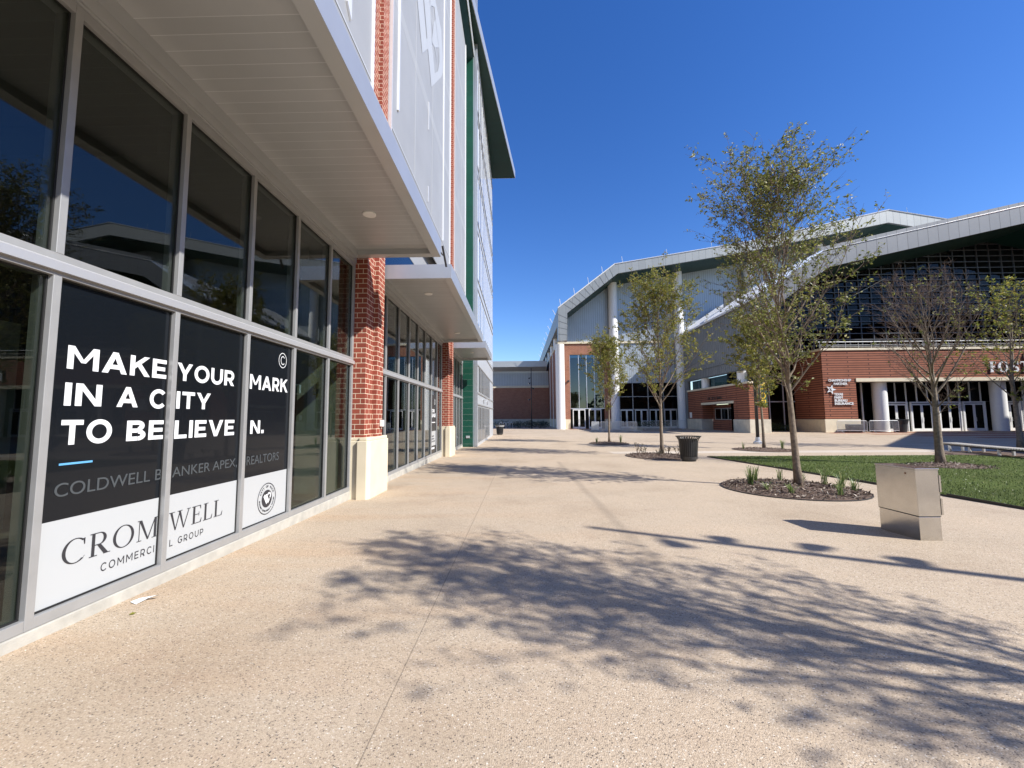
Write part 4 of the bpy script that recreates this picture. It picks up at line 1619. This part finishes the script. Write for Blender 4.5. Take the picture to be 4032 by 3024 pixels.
def leaf(mb, p, d, L, wd=.42):
    d = d.normalized()
    s_ = d.cross(Vector((R.gauss(0, 1), R.gauss(0, 1), R.gauss(0, 1))))
    if s_.length < 1e-4: s_ = Vector((1, 0, 0))
    s_.normalize()
    up = s_.cross(d)
    m_ = p + d * (L * .5)
    i = len(mb.v)
    mb.v += [tuple(p), tuple(m_ + s_ * L * wd * .5 + up * L * .10), tuple(p + d * L), tuple(m_ - s_ * L * wd * .5 + up * L * .10)]
    mb.f += [(i, i + 1, i + 2), (i, i + 2, i + 3)]


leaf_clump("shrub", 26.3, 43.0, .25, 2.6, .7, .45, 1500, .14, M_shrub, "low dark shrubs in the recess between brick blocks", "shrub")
# off-frame neighbour whose shadow falls on the far paving
nb = MB()
nb.prism([(35.0, 13.8), (55.0, 32.8), (95, 32.8), (95, -30), (35.0, -30)], 'z', -.3, 14.0)
tag(nb.build("brick_building", M_brickfar, None, (60, 5, 0)), "brick building standing off to the right beyond the frame", "building")

# ================================================================== PLAZA FURNITURE
# stainless cabinet
X0, X1, Y0, Y1 = 4.82, 5.09, 5.12, 5.68
kb = thing("utility_cabinet", "stainless steel utility cabinet standing on the paving by the lawn", "cabinet", (4.95, 5.4, 0))
mb = MB()
mb.box(X0 + .006, X1 - .006, Y0 + .006, Y1 - .006, -.02, .305)
mb.build("base", M_steel, kb, bevel=.004)
mb = MB()
mb.box(X0, X1, Y0, Y1, .312, .868)
mb.build("body", M_steel, kb, bevel=.004)
mb = MB()
mb.box(X0 - .006, X1 + .014, Y0 - .008, Y1 + .006, .869, .885)
mb.build("lid", M_steel, kb, bevel=.003)
mb = MB()
mb.box(X1 + .001, X1 + .022, Y0 + .015, Y1 - .015, .32, .862)
dd = mb.build("door", M_steel, kb, bevel=.003)
mb = MB()
mb.box(X1 + .004, X1 + .026, Y0 - .002, Y0 + .013, .33, .52)
mb.box(X1 + .004, X1 + .026, Y0 - .002, Y0 + .013, .60, .80)
mb.build("hinge", M_steel, dd)
mb = MB()
mb.box(X0 - .0015, X0 - .0004, 5.24, 5.262, .80, .822)
mb.build("sticker", mat("rust mark", (.25, .14, .08), .8), kb)
mb = MB()
mb.box(X0 + .003, X1 - .003, Y0 + .003, Y1 - .003, .3055, .3115)
mb.build("seam", M_gasket, kb)


def trash_bin(loc, label, group="litter bins on the plaza", bag=False, s=1.0):
    t = thing("litter_bin", label, "bin", loc, group)
    x, y, z = loc
    prof = [(.255, .06), (.30, .20), (.325, .55), (.335, .70), (.36, .78), (.41, .86), (.43, .88)]
    mb = MB()
    n = 30
    for k in range(n):
        a0 = 2 * math.pi * (k - .22) / n
        a1 = 2 * math.pi * (k + .22) / n
        for (r0, z0), (r1, z1) in zip(prof, prof[1:]):
            q = [(x + r * math.cos(a) * s, y + r * math.sin(a) * s, z + zz * s) for r, zz, a in ((r0, z0, a0), (r0, z0, a1), (r1, z1, a1), (r1, z1, a0))]
            mb.poly(q)
            q2 = [(x + (r - .012) * math.cos(a) * s, y + (r - .012) * math.sin(a) * s, z + zz * s) for r, zz, a in ((r0, z0, a0), (r0, z0, a1), (r1, z1, a1), (r1, z1, a0))]
            mb.poly(q2[::-1])
    mb.build("slats", M_bin, t)
    mb = MB()
    mb.lathe([(.415 * s, .875 * s), (.435 * s, .875 * s), (.44 * s, .90 * s), (.415 * s, .90 * s), (.415 * s, .875 * s)], loc, 32)
    mb.build("rim", M_bin, t)
    mb = MB()
    mb.lathe([(.0, .0), (.24 * s, 0), (.24 * s, .07 * s), (.285 * s, .07 * s), (.30 * s, .16 * s), (.29 * s, .165 * s)], loc, 32)
    mb.build("base", M_bin, t)
    mb = MB()
    mb.lathe([(.0, .09 * s), (.27 * s, .1 * s), (.30 * s, .80 * s), (.285 * s, .80 * s), (.25 * s, .15 * s)], loc, 24)
    mb.build("liner", M_gasket, t)
    if bag:
        mb = MB()
        n = 28
        for k in range(n):
            a, b_ = 2 * math.pi * k / n, 2 * math.pi * (k + 1) / n
            h0, h1 = R.uniform(.74, .82), R.uniform(.74, .82)
            mb.poly([(x + .415 * math.cos(a), y + .415 * math.sin(a), z + h0), (x + .415 * math.cos(b_), y + .415 * math.sin(b_), z + h1),
                     (x + .44 * math.cos(b_), y + .44 * math.sin(b_), z + .905), (x + .44 * math.cos(a), y + .44 * math.sin(a), z + .905)])
        mb.build("bin_bag", M_bag, t)
    return t


trash_bin((6.10, 14.95, gz(14.95)), "black slatted litter bin with flared top beside the small mulch bed")
trash_bin((-1.93, 39.6, gz(39)), "dark slatted litter bin with pale liner at the end of the passage", bag=True, s=1.08)
t = thing("waste_barrel", "round black waste barrel beside the white entrance column", "barrel", (35.95, 39.3, -.18))
mb = MB()
mb.lathe([(0, 0), (.46, 0), (.52, .75), (.60, .95), (.66, 1.2), (.62, 1.2), (.5, .9), (.45, .3), (0, .3)], (35.95, 39.3, -.18), 24)
mb.build("drum", M_bin, t)
mb = MB()
mb.lathe([(.60, 1.16), (.68, 1.16), (.68, 1.24), (.60, 1.24), (.60, 1.16)], (35.95, 39.3, -.18), 24)
mb.build("rim", M_bin, t)


# crowd barriers
def barrier(p, q, label, h=1.12):
    p, q = Vector(p), Vector(q)
    t = thing("crowd_barrier", label, "barrier", tuple((p + q) / 2), "steel crowd barriers on the plaza")
    d = (q - p)
    Ln = d.length
    d.normalize()
    nrm = Vector((-d.y, d.x, 0))
    z = Vector((0, 0, 1))
    mb = MB()
    mb.tube([p + z * .12, p + z * (h - .08), p + z * h + d * .08, q + z * h - d * .08, q + z * (h - .08), q + z * .12], .024, 6)
    mb.tube([p + z * .2, q + z * .2], .02, 5)
    mb.build("frame", M_galv, t)
    mb = MB()
    n = int(Ln / .10)
    for k in range(1, n):
        c = p + d * (Ln * k / n)
        mb.tube([c + z * .2, c + z * h], .019, 4, False)
    mb.build("bars", M_galv, t)
    for e in (.15, .85):
        c = p + d * (Ln * e)
        mb = MB()
        mb.tube([c + z * .2, c + z * .06 + nrm * .1, c + z * .02 + nrm * .32], .018, 5)
        mb.tube([c + z * .2, c + z * .06 - nrm * .1, c + z * .02 - nrm * .32], .018, 5)
        mb.build("foot", M_galv, t)
    return t


G = -.18
barrier((8.3, 47.3, G), (8.75, 45.2, G), "steel barrier receding behind the small tree, left of two rows")
barrier((8.85, 45.0, G), (9.85, 43.8, G), "short steel barrier turned behind the farthest tree trunk")
barrier((10.5, 46.6, G), (11.3, 44.4, G), "steel barrier just left of the second tree trunk")
barrier((11.35, 44.2, G), (12.25, 42.9, G), "steel barrier behind the second tree trunk")
barrier((15.0, 50.5, G), (17.6, 50.5, G), "shaded steel barrier before the dark arena doors, near its middle")
barrier((17.8, 50.5, G), (20.4, 50.5, G), "shaded steel barrier before the corrugated wall")
barrier((29.8, 38.9, G), (32.4, 38.7, G), "sunlit steel barrier before the stone base of the brick front")
barrier((32.6, 38.7, G), (35.2, 38.6, G), "sunlit steel barrier before the white entrance column")
mb = MB()
mb.box(31.0, 32.3, 39.1, 39.5, -.18, .62)
tag(mb.build("equipment_crate", M_bin, None, (31.6, 39.3, -.18), bevel=.03), "dark crate behind the sunlit barrier", "crate")
# planter bench under the arena front
t = thing("concrete_planter", "low dark planter with shrubs in shade before the arena doors", "planter", (15.0, 47.2, G))
mb = MB()
mb.box(12.9, 17.3, 46.6, 47.8, .14, .30)
mb.build("top_slab", M_stonegrey, t)
mb = MB()
mb.box(13.4, 14.0, 46.8, 47.6, G, .139)
mb.box(16.2, 16.8, 46.8, 47.6, G, .139)
mb.build("support", M_stonegrey, t)
mb = MB()
for k in range(700):
    leaf(mb, Vector((R.uniform(13, 17.2), R.uniform(46.8, 47.6), R.uniform(.3, .95))), Vector((R.gauss(0, 1), R.gauss(0, 1), R.gauss(0, 1))), .16)
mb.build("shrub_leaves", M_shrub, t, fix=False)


# light poles
def light_pole(loc, label, h=8.9, spots=((7.45, 180), (6.7, 200), (5.97, 20), (4.33, 180)), s=1.0):
    x, y, z = loc
    t = thing("light_pole", label, "lamp", loc, "slim black light poles")
    mb = MB()
    mb.tube([(x, y, z), (x, y, z + h)], [.085, .06], 10)
    mb.build("pole", M_blackp, t, smooth=True)
    mb = MB()
    mb.lathe([(0, .02), (.2, .02), (.2, .06), (.10, .12), (.085, .3)], loc, 16)
    mb.build("base_plate", M_blackp, t)
    for hh, az in spots:
        a = math.radians(az)
        dx, dy = math.cos(a), math.sin(a)
        mb = MB()
        mb.tube([(x, y, z + hh), (x + .16 * dx, y + .16 * dy, z + hh), (x + .2 * dx, y + .2 * dy, z + hh - .04), (x + .42 * dx, y + .42 * dy, z + hh - .14)], [.025, .025, .085, .12], 10)
        o = mb.build("spotlight", M_blackp, t)
        c = Vector((x + .425 * dx, y + .425 * dy, z + hh - .143))
        mb = MB()
        mb.tube([c, c + Vector((.012 * dx, .012 * dy, -.005))], .105, 12)
        mb.build("lens", M_lettw, o)
    return t


light_pole((1.75, 59.8, G), "slim black light pole before the dark brick wall of the passage")
light_pole((10.95, .50, .10), "slim black light pole casting the thin shadow from beyond the frame", 8.9, ((8.2, 265), (7.5, 118), (6.9, 80), (6.15, 118), (4.6, 80)))
# banner pole
t = thing("banner_pole", "dark pole with green banner carrying gold sideways letters behind a small tree", "banner pole", (14.4, 25.05, G))
mb = MB()
mb.tube([(14.4, 25.05, G), (14.4, 25.05, 7.6)], [.10, .075], 12)
mb.build("pole", M_blackp, t, smooth=True)
mb = MB()
mb.lathe([(0, 0), (.26, 0), (.26, .10), (.15, .16), (.12, .4)], (14.4, 25.05, G), 16)
mb.build("base_plate", M_galv, t)
mb = MB()
mb.box(14.56, 15.10, 25.04, 25.055, 2.05, 4.3)
bn = mb.build("banner", M_banner, t)
mb = MB()
put_text(mb, "BAYLOR", lambda u, v, q: (14.66 + .36 * v, 25.035 - .004 * q, 4.2 - 2.05 * u), .02)
mb.build("banner_lettering", M_gold, bn, fix=False)
mb = MB()
for z_ in (2.05, 4.3):
    mb.tube([(14.4, 25.05, z_), (15.14, 25.05, z_)], .018, 6)
mb.build("banner_arm", M_blackp, t)
# bike racks
rack = None
for k, x in enumerate((-2.8, -2.27, -1.76, -1.26)):
    if rack is None:
        rack = thing("bike_rack", "bike hoop nearest the tower", "bike rack", (x, 60.6, G), "steel bike hoops in the shaded passage")
        mb = MB()
        pts = [(x, 60.45, G), (x, 60.45, .55)]
        for j in range(1, 8):
            a = math.pi * j / 8
            pts.append((x + .0, 60.6 - .15 * math.cos(a) * 0 - 0, .55))
        pts = [(x - .17, 60.6, G), (x - .17, 60.6, .55)] + [(x - .17 * math.cos(math.pi * j / 8), 60.6, .55 + .19 * math.sin(math.pi * j / 8)) for j in range(1, 8)] + [(x + .17, 60.6, .55), (x + .17, 60.6, G)]
        mb.tube(pts, .04, 8)
        mb.build("hoop", M_galv, rack, smooth=True)
        mb = MB()
        for sx in (-.17, .17):
            mb.lathe([(0, .012), (.08, .012), (.08, 0)], (x + sx, 60.6, G), 12)
        mb.build("foot_plate", M_galv, rack)
    else:
        dup(rack, (x, 60.6, G), ("second bike hoop from the tower", "third bike hoop from the tower", "bike hoop farthest from the tower")[k - 1])
# hedge behind the racks
for k, (x, wd) in enumerate(((-2.6, 1.6), (-.3, 1.4), (1.6, 1.3), (3.4, 1.2))):
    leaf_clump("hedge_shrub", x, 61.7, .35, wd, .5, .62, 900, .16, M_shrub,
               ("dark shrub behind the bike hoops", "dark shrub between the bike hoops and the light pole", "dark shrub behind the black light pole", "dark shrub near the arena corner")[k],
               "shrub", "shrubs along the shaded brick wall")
# slatted bench
bench = thing("bench", "long slatted bench on steel legs at the lawn's far edge", "bench", (18.5, 16.0, gz(16)))
path = [Vector((19.3, 18.8, 0)), Vector((18.9, 17.6, 0)), Vector((18.55, 16.4, 0)), Vector((18.3, 15.2, 0)), Vector((18.1, 14.0, 0)), Vector((18.0, 12.4, 0))]
mb = MB()
fr_ = MB()


def path_at(t):
    t = min(max(t, 0), len(path) - 1.0001)
    i = int(t)
    d = (path[i + 1] - path[i]).normalized()
    return path[i].lerp(path[i + 1], t - i), d


N = 62
bz = .26
for k in range(N):
    c, d = path_at((len(path) - 1) * (k + .5) / N)
    n_ = Vector((-d.y, d.x, 0))
    q = [c + n_ * .29 - d * .034, c + n_ * .29 + d * .034, c - n_ * .29 + d * .034, c - n_ * .29 - d * .034]
    mb.prism([(p.x, p.y) for p in q], 'z', bz - .045, bz)
mb.build("seat_slats", mat("pale bench slats", (.52, .48, .41), .6, noise=.15), bench)
for sgn in (-.24, .24):
    pp = []
    for k in range(20):
        c, d = path_at((len(path) - 1) * k / 19)
        pp.append(c + Vector((-d.y, d.x, 0)) * sgn + Vector((0, 0, bz - .08)))
    fr_.tube(pp, .028, 4)
fr_.build("seat_rail", M_bin, bench)
for k in (.35, 1.3, 2.4, 3.4, 4.5):
    c, d = path_at(k)
    n_ = Vector((-d.y, d.x, 0))
    mb = MB()
    for sgn in (-.22, .22):
        p = c + n_ * sgn
        mb.box(p.x - .035, p.x + .035, p.y - .035, p.y + .035, gz(p.y) - .02, bz - .09)
    mb.tube([c + n_ * .22 + Vector((0, 0, bz - .1)), c - n_ * .22 + Vector((0, 0, bz - .1))], .03, 4)
    mb.build("leg", M_galv, bench)
# litter
mb = MB()
for q in ([(0, 0, .012), (.09, -.02, .008), (.11, .03, .02), (.02, .04, .015)], [(.02, .04, .015), (.11, .03, .02), (.20, .035, .05), (.19, .055, .03)]):
    mb.poly([(-3.2 + p[0] * .85, 3.40 + p[1] * 1.6, gz(3.4) + p[2] * .8) for p in q])
    mb.poly([(-3.2 + p[0] * .85, 3.40 + p[1] * 1.6, gz(3.4) + p[2] * .8 - .003) for p in q][::-1])
tag(mb.build("paper_scrap", M_paper, None, (-3.15, 3.42, .01)), "folded scrap of white paper on the paving below the poster", "litter")
mb = MB()
leaf(mb, Vector((-3.0, 3.18, gz(3.18) + .008)), Vector((1, .3, .2)), .05)
tag(mb.build("fallen_leaf", M_leafy, None, (-3.0, 3.18, 0), fix=False), "dark curled leaf on the paving beside the paper scrap", "leaf")


# ================================================================== PLANTING BEDS AND GRASS TUFTS
def bed(cx, cy, rx, ry, label, chips, rot=0.0, mound=.07):
    t = thing("mulch_bed", label, "flower bed", (cx, cy, gz(cy)), "round mulch beds at the foot of trees")
    n = 40
    mb = MB()
    ca, sa = math.cos(rot), math.sin(rot)

    def P(r, a, z):
        x, y = rx * r * math.cos(a), ry * r * math.sin(a)
        X, Y = cx + ca * x - sa * y, cy + sa * x + ca * y
        return (X, Y, gz(Y) + z)
    rings = [(1, .012), (.93, .022), (.7, .05), (.4, mound), (.0, mound + .01)]
    for (r0, z0), (r1, z1) in zip(rings, rings[1:]):
        for k in range(n):
            a, b_ = 2 * math.pi * k / n, 2 * math.pi * (k + 1) / n
            mb.poly([P(r0, a, z0), P(r0, b_, z0), P(r1, b_, z1), P(r1, a, z1)] if r1 > 0 else [P(r0, a, z0), P(r0, b_, z0), P(0, 0, z1)])
    mb.build("mulch", M_mulch, t)
    mb = MB()
    for k in range(n):
        a, b_ = 2 * math.pi * k / n, 2 * math.pi * (k + 1) / n
        mb.poly([P(1.0, a, .02), P(1.0, b_, .02), P(1.012, b_, .02), P(1.012, a, .02)])
        mb.poly([P(1.012, a, .02), P(1.012, b_, .02), P(1.012, b_, -.05), P(1.012, a, -.05)])
        mb.poly([P(1.0, a, .02), P(1.0, b_, .02), P(1.0, b_, .0), P(1.0, a, .0)])
    mb.build("edging", M_bin, t)
    mb = MB()
    for k in range(chips):
        r_, a = math.sqrt(R.random()) * .97, R.random() * 6.283
        z = .03 + (1 - r_) * mound
        p = P(r_, a, z)
        leaf(mb, Vector(p), Vector((R.gauss(0, 1), R.gauss(0, 1), R.gauss(.1, .35))), R.uniform(.03, .10), .3)
    mb.build("bark_chips", M_chip, t, fix=False)["kind"] = "stuff"
    return t


bed(5.75, 8.92, 1.30, 1.36, "mulch bed with grass tufts under the tallest near tree", 3200)
bed(5.65, 16.95, 1.25, 1.6, "mulch bed with small shrubs beside the slatted bin", 1500)
bed(5.62, 26.0, 1.2, 1.6, "farthest mulch bed with grass tufts before the arena", 700)
bed(11.8, 20.1, 1.3, 1.5, "mulch bed in front of the banner pole", 900)
bed(13.0, 12.75, 1.15, .95, "mulch patch in the lawn under the nearly bare tree", 1100, mound=.10)


def grass_tuft(x, y, label, n=34, h=.34, z=None, spread=.16):
    z = gz(y) + .04 if z is None else z
    mb = MB()
    for k in range(n):
        a = R.random() * 6.283
        hh = h * R.uniform(.5, 1.15)
        out = spread * R.uniform(.1, 1.5) * (hh / h)
        b0 = Vector((x + R.gauss(0, .02), y + R.gauss(0, .02), z))
        wd = R.uniform(.004, .008)
        s_ = Vector((-math.sin(a), math.cos(a), 0))
        d = Vector((math.cos(a), math.sin(a), 0))
        pts = [b0, b0 + d * out * .3 + Vector((0, 0, hh * .5)), b0 + d * out * .75 + Vector((0, 0, hh * .88)), b0 + d * out * 1.3 + Vector((0, 0, hh * R.uniform(.75, 1.02)))]
        ws = [wd, wd, wd * .7, .0008]
        i = len(mb.v)
        for p, w_ in zip(pts, ws):
            mb.v += [tuple(p - s_ * w_), tuple(p + s_ * w_)]
        for j in range(3):
            mb.f.append((i + 2 * j, i + 2 * j + 1, i + 2 * j + 3, i + 2 * j + 2))
    o = mb.build("grass_tuft", M_blade, None, (x, y, gz(y)), fix=False)
    return tag(o, label, "grass tuft", "grass tufts in the mulch beds")


tl = [(5.04, 9.12, "tall dense grass tuft at the left rim of the near tree's bed", .50, 60), (5.55, 9.82, "grass tuft at the back left of the near bed", .42, 40),
      (5.04, 8.55, "short grass tuft low at the left of the near bed", .22, 30), (6.12, 9.85, "thin grass tuft behind the near trunk's left side", .36, 24),
      (5.29, 8.17, "small bright grass tuft before the near trunk", .24, 34), (6.50, 9.65, "grass tuft just right of the near trunk", .30, 30),
      (6.72, 9.25, "long stemmed grass tuft at the back right of the near bed", .46, 26), (6.75, 8.80, "wide grass tuft at the right of the near bed", .40, 48),
      (6.04, 7.95, "bright grass tuft at the front right of the near bed", .32, 40), (6.70, 8.42, "grass tuft at the right rim of the near bed", .30, 34),
      (4.87, 26.1, "grass tuft left of the farthest plaza tree", .45, 40), (6.38, 26.0, "tall grass tuft right of the farthest plaza tree", .62, 50),
      (10.94, 20.3, "thin grass tuft left in the banner pole bed", .45, 20), (12.72, 20.1, "thick grass tuft right in the banner pole bed", .55, 60)]
for x, y, lb, h, n in tl:
    grass_tuft(x, y, lb, n, h * .85)


def sprig(x, y, label, h=.35):
    t = thing("small_shrub", label, "shrub", (x, y, gz(y)), "small dusty shrubs in the mulch bed by the bin")
    st, lf = MB(), MB()
    for k in range(6):
        a = R.random() * 6.283
        top = Vector((x + math.cos(a) * h * .4, y + math.sin(a) * h * .4, gz(y) + .05 + h * R.uniform(.7, 1)))
        st.tube([(x, y, gz(y) + .03), tuple(Vector((x, y, gz(y))).lerp(top, .5)), tuple(top)], .006, 4)
        for j in range(12):
            p = Vector((x, y, gz(y) + .05)).lerp(top, R.uniform(.45, 1.05))
            leaf(lf, p, Vector((R.gauss(0, 1), R.gauss(0, 1), R.gauss(.4, .6))), .06)
    st.build("stem", M_twig, t)
    lf.build("foliage", M_sprig, t, fix=False)


for x, y, lb, h in ((4.78, 16.75, "tallest dusty shrub at the left of the bed by the bin", .50), (5.12, 17.1, "dusty shrub second from the left in the bed by the bin", .32),
                    (5.5, 16.3, "low dusty shrub left of the tree trunk by the bin", .3), (6.15, 17.2, "dusty shrub right of the tree trunk by the bin", .33),
                    (6.45, 16.9, "dusty shrub nearest the bin's left side", .40), (6.3, 16.0, "dusty shrub low at the front by the bin", .28)):
    sprig(x, y, lb, h)


# ================================================================== TREES
def tree(label, base, H, r0, fork, spread, seed, lean=(0, 0), leafn=7, leafsize=.06, nprim=26, nsec=7, ntw=5, leafm=None, profile=None,
         leafmask=None, droop=.0, upright=.62, wind=(0, 0), group="young plaza trees", detail=1.0):
    rr = random.Random(seed)
    t = thing("tree", label, "tree", base, group)
    B = Vector(base)
    tr, tw, lf = MB(), MB(), MB()
    # leader
    n = 14
    lead = []
    ph = rr.random() * 6
    for k in range(n + 1):
        u = k / n
        lead.append(B + Vector((lean[0] * u + .07 * math.sin(ph + 5 * u) * u * H / 6, lean[1] * u + .07 * math.cos(ph * 2 + 4.3 * u) * u * H / 6, H * .96 * u - .03)))
    def rad(u): return max(.006, r0 * ((1 - u) ** 1.2) * (1 + .3 * max(0, .03 - u) / .03))
    tr.tube(lead, [rad(k / n) for k in range(n + 1)], 10)

    def at(u):
        f = min(u * n, n - 1e-4)
        i = int(f)
        return lead[i].lerp(lead[i + 1], f - i)
    def prof(u):
        if profile: 
            for (a, va), (b_, vb) in zip(profile, profile[1:]):
                if a <= u <= b_: return va + (vb - va) * (u - a) / (b_ - a)
            return profile[-1][1]
        return math.sin(math.pi * min(1, (.12 + u * .88))) ** .7
    az = rr.random() * 6.28
    fr0 = fork / H
    W = Vector((wind[0], wind[1], 0))
    for k in range(nprim):
        u0 = fr0 + (0.93 - fr0) * (k / nprim) ** .92 + rr.uniform(-.008, .008)
        u = (u0 - fr0) / (1 - fr0)
        az += 2.399 + rr.uniform(-.5, .5)
        o = at(u0)
        Lr = spread * prof(u) * rr.uniform(.72, 1.15)
        if Lr < .15: Lr = .15
        inc = math.radians(rr.uniform(32, 52) - 18 * u)      # from vertical
        d = Vector((math.cos(az) * math.sin(inc), math.sin(az) * math.sin(inc), math.cos(inc)))
        Ln = Lr / max(.45, math.sin(inc)) * .95
        Ln = min(Ln, (H - o.z + B.z) / max(.2, d.z) * 1.05)
        pts = [o]
        m = 6
        dd_ = d.copy()
        for j in range(m):
            dd_ = (dd_ + Vector((rr.gauss(0, .10), rr.gauss(0, .10), (.10 if u < .6 else .06) - droop)) + W * .03).normalized()
            pts.append(pts[-1] + dd_ * (Ln / m))
        rb = min(rad(u0) * .6, .007 + .009 * Ln) * rr.uniform(.75, 1.15)
        rads = [max(.0035, rb * (1 - j / (m + .3))) for j in range(m + 1)]
        tr.tube(pts, rads, 6, False)
        ns = max(2, int(nsec * (.5 + Ln / (spread * 1.3))))
        for s_ in range(ns):
            f = .18 + .82 * (s_ + rr.random() * .6) / ns
            f = min(f, .995)
            fi = f * m
            i = min(int(fi), m - 1)
            p0 = pts[i].lerp(pts[i + 1], fi - i)
            bd = (pts[i + 1] - pts[i]).normalized()
            sd = bd.cross(Vector((rr.gauss(0, 1), rr.gauss(0, 1), rr.gauss(0, 1)))).normalized()
            sdv = (bd * upright + sd * .75 + Vector((0, 0, .22 - droop)) + W * .1).normalized()
            sl2 = Ln * rr.uniform(.22, .48) * (1.15 - .6 * f) + .12
            q = [p0]
            for j in range(3):
                sdv = (sdv + Vector((rr.gauss(0, .13), rr.gauss(0, .13), rr.gauss(.04, .1) - droop)) + W * .05).normalized()
                q.append(q[-1] + sdv * (sl2 / 3))
            tw.tube(q, [max(.003, rads[i] * .55), .0035, .003, .002], 4, False)
            mk_ = leafmask(q[-1] - B) if leafmask else 1.0
            for w_ in range(ntw):
                g_ = rr.uniform(.25, 1.0)
                fi2 = g_ * 3
                i2 = min(int(fi2), 2)
                a0 = q[i2].lerp(q[i2 + 1], fi2 - i2)
                td = (sdv + Vector((rr.gauss(0, .6), rr.gauss(0, .6), rr.gauss(.1, .45) - droop)) + W * .25).normalized()
                tl_ = rr.uniform(.10, .30) * (.7 + spread * .12)
                e_ = a0 + td * tl_
                tw.tube([a0, a0.lerp(e_, .55) + Vector((rr.gauss(0, .012), rr.gauss(0, .012), rr.gauss(0, .012))), e_], [.003, .0022, .0015], 3, False)
                if rr.random() > mk_: continue
                for l_ in range(leafn):
                    if rr.random() < .2: continue
                    pp = a0.lerp(e_, rr.uniform(.25, 1.05)) + Vector((rr.gauss(0, .012), rr.gauss(0, .012), rr.gauss(0, .012)))
                    ld = (td * .5 + Vector((rr.gauss(0, .8), rr.gauss(0, .8), rr.gauss(-.35, .6))) + W * .35).normalized()
                    leaf(lf, pp, ld, leafsize * rr.uniform(.6, 1.3), .5)
    tk = tr.build("trunk", M_bark, t, smooth=True)
    tw.build("branches", M_twig, tk, fix=False, smooth=True)
    lf.build("crown", leafm or M_leaf, t, fix=False)
    return t


V1 = [(0, .35), (.12, .80), (.3, 1.0), (.55, .92), (.75, .70), (.9, .42), (1, .15)]
tree("tallest near tree with thin olive crown in the round mulch bed", (6.02, 9.04, gz(9)), 7.3, .080, 1.85, 1.95, 14, lean=(-.34, .1), leafn=7, leafsize=.064,
     nprim=44, nsec=11, ntw=6, profile=[(0, .45), (.12, .85), (.28, 1.0), (.5, .85), (.7, .58), (.88, .30), (1, .10)], wind=(-.10, 0), leafmask=lambda p: .92)
tree("slender olive tree in the mulch bed beside the slatted bin", (6.02, 17.5, gz(17.5)), 7.3, .080, 2.0, 2.35, 23, leafn=8, leafsize=.085, nprim=44, nsec=8, ntw=6, profile=[(0, .75), (.18, 1), (.45, .85), (.75, .5), (1, .12)],
     leafm=M_leafy, wind=(.1, 0))
tree("smaller olive tree in the farthest bed before the arena doors", (5.87, 27.0, G), 6.7, .070, 2.1, 1.9, 31, leafn=8, leafsize=.10, nprim=36, nsec=7, ntw=6, profile=[(0, .75), (.18, 1), (.45, .85), (.75, .5), (1, .12)], leafm=M_leafy)
tree("small olive tree before the banner pole", (12.3, 20.9, gz(20.9)), 6.6, .08, 2.1, 1.85, 41, leafn=9, leafsize=.115, nprim=34, nsec=7, ntw=6, profile=V1, leafm=M_leafy)
tree("nearly bare tree with a thick forked trunk on the lawn", (13.06, 13.02, gz(13)), 5.7, .118, 1.65, 1.8, 57, lean=(-.10, 0), leafn=6, leafsize=.085, nprim=34, nsec=9, ntw=5,
     profile=[(0, .85), (.2, 1.0), (.5, .9), (.8, .7), (1, .3)], leafmask=lambda p: .55 if (p.x > .45 and p.z < 3.4) else (.05), upright=.8)
tree("leafy tree at the right edge behind the bench", (24.0, 20.1, gz(20.1)), 7.6, .12, 2.0, 2.7, 63, leafn=6, leafsize=.13, nprim=26, nsec=6, ntw=4, profile=V1,
     leafmask=lambda p: .85, leafm=M_leafy)
tree("near tree standing just beyond the frame that shades the foreground paving", (6.15, .66, 0), 6.75, .10, 1.7, 1.75, 77, leafn=5, leafsize=.062, nprim=38, nsec=10, ntw=6, profile=[(0, .75), (.15, 1), (.4, .85), (.7, .55), (1, .2)])

# a belt of far trees behind the photographer, mirrored in the arena glass
mb = MB()
for k in range(5200):
    x = R.uniform(-90, 130)
    y = -75 + R.uniform(-5, 5)
    hh = 6 + 3.5 * math.sin(x * .21) + 2 * math.sin(x * .53 + 1)
    p = Vector((x, y, .1 + hh * R.random() ** .8))
    leaf(mb, p, Vector((R.gauss(0, 1), R.gauss(0, 1), R.gauss(0, 1))), R.uniform(.8, 1.8), .8)
struct(mb.build("far_woods", M_shrub, fix=False), "stuff")
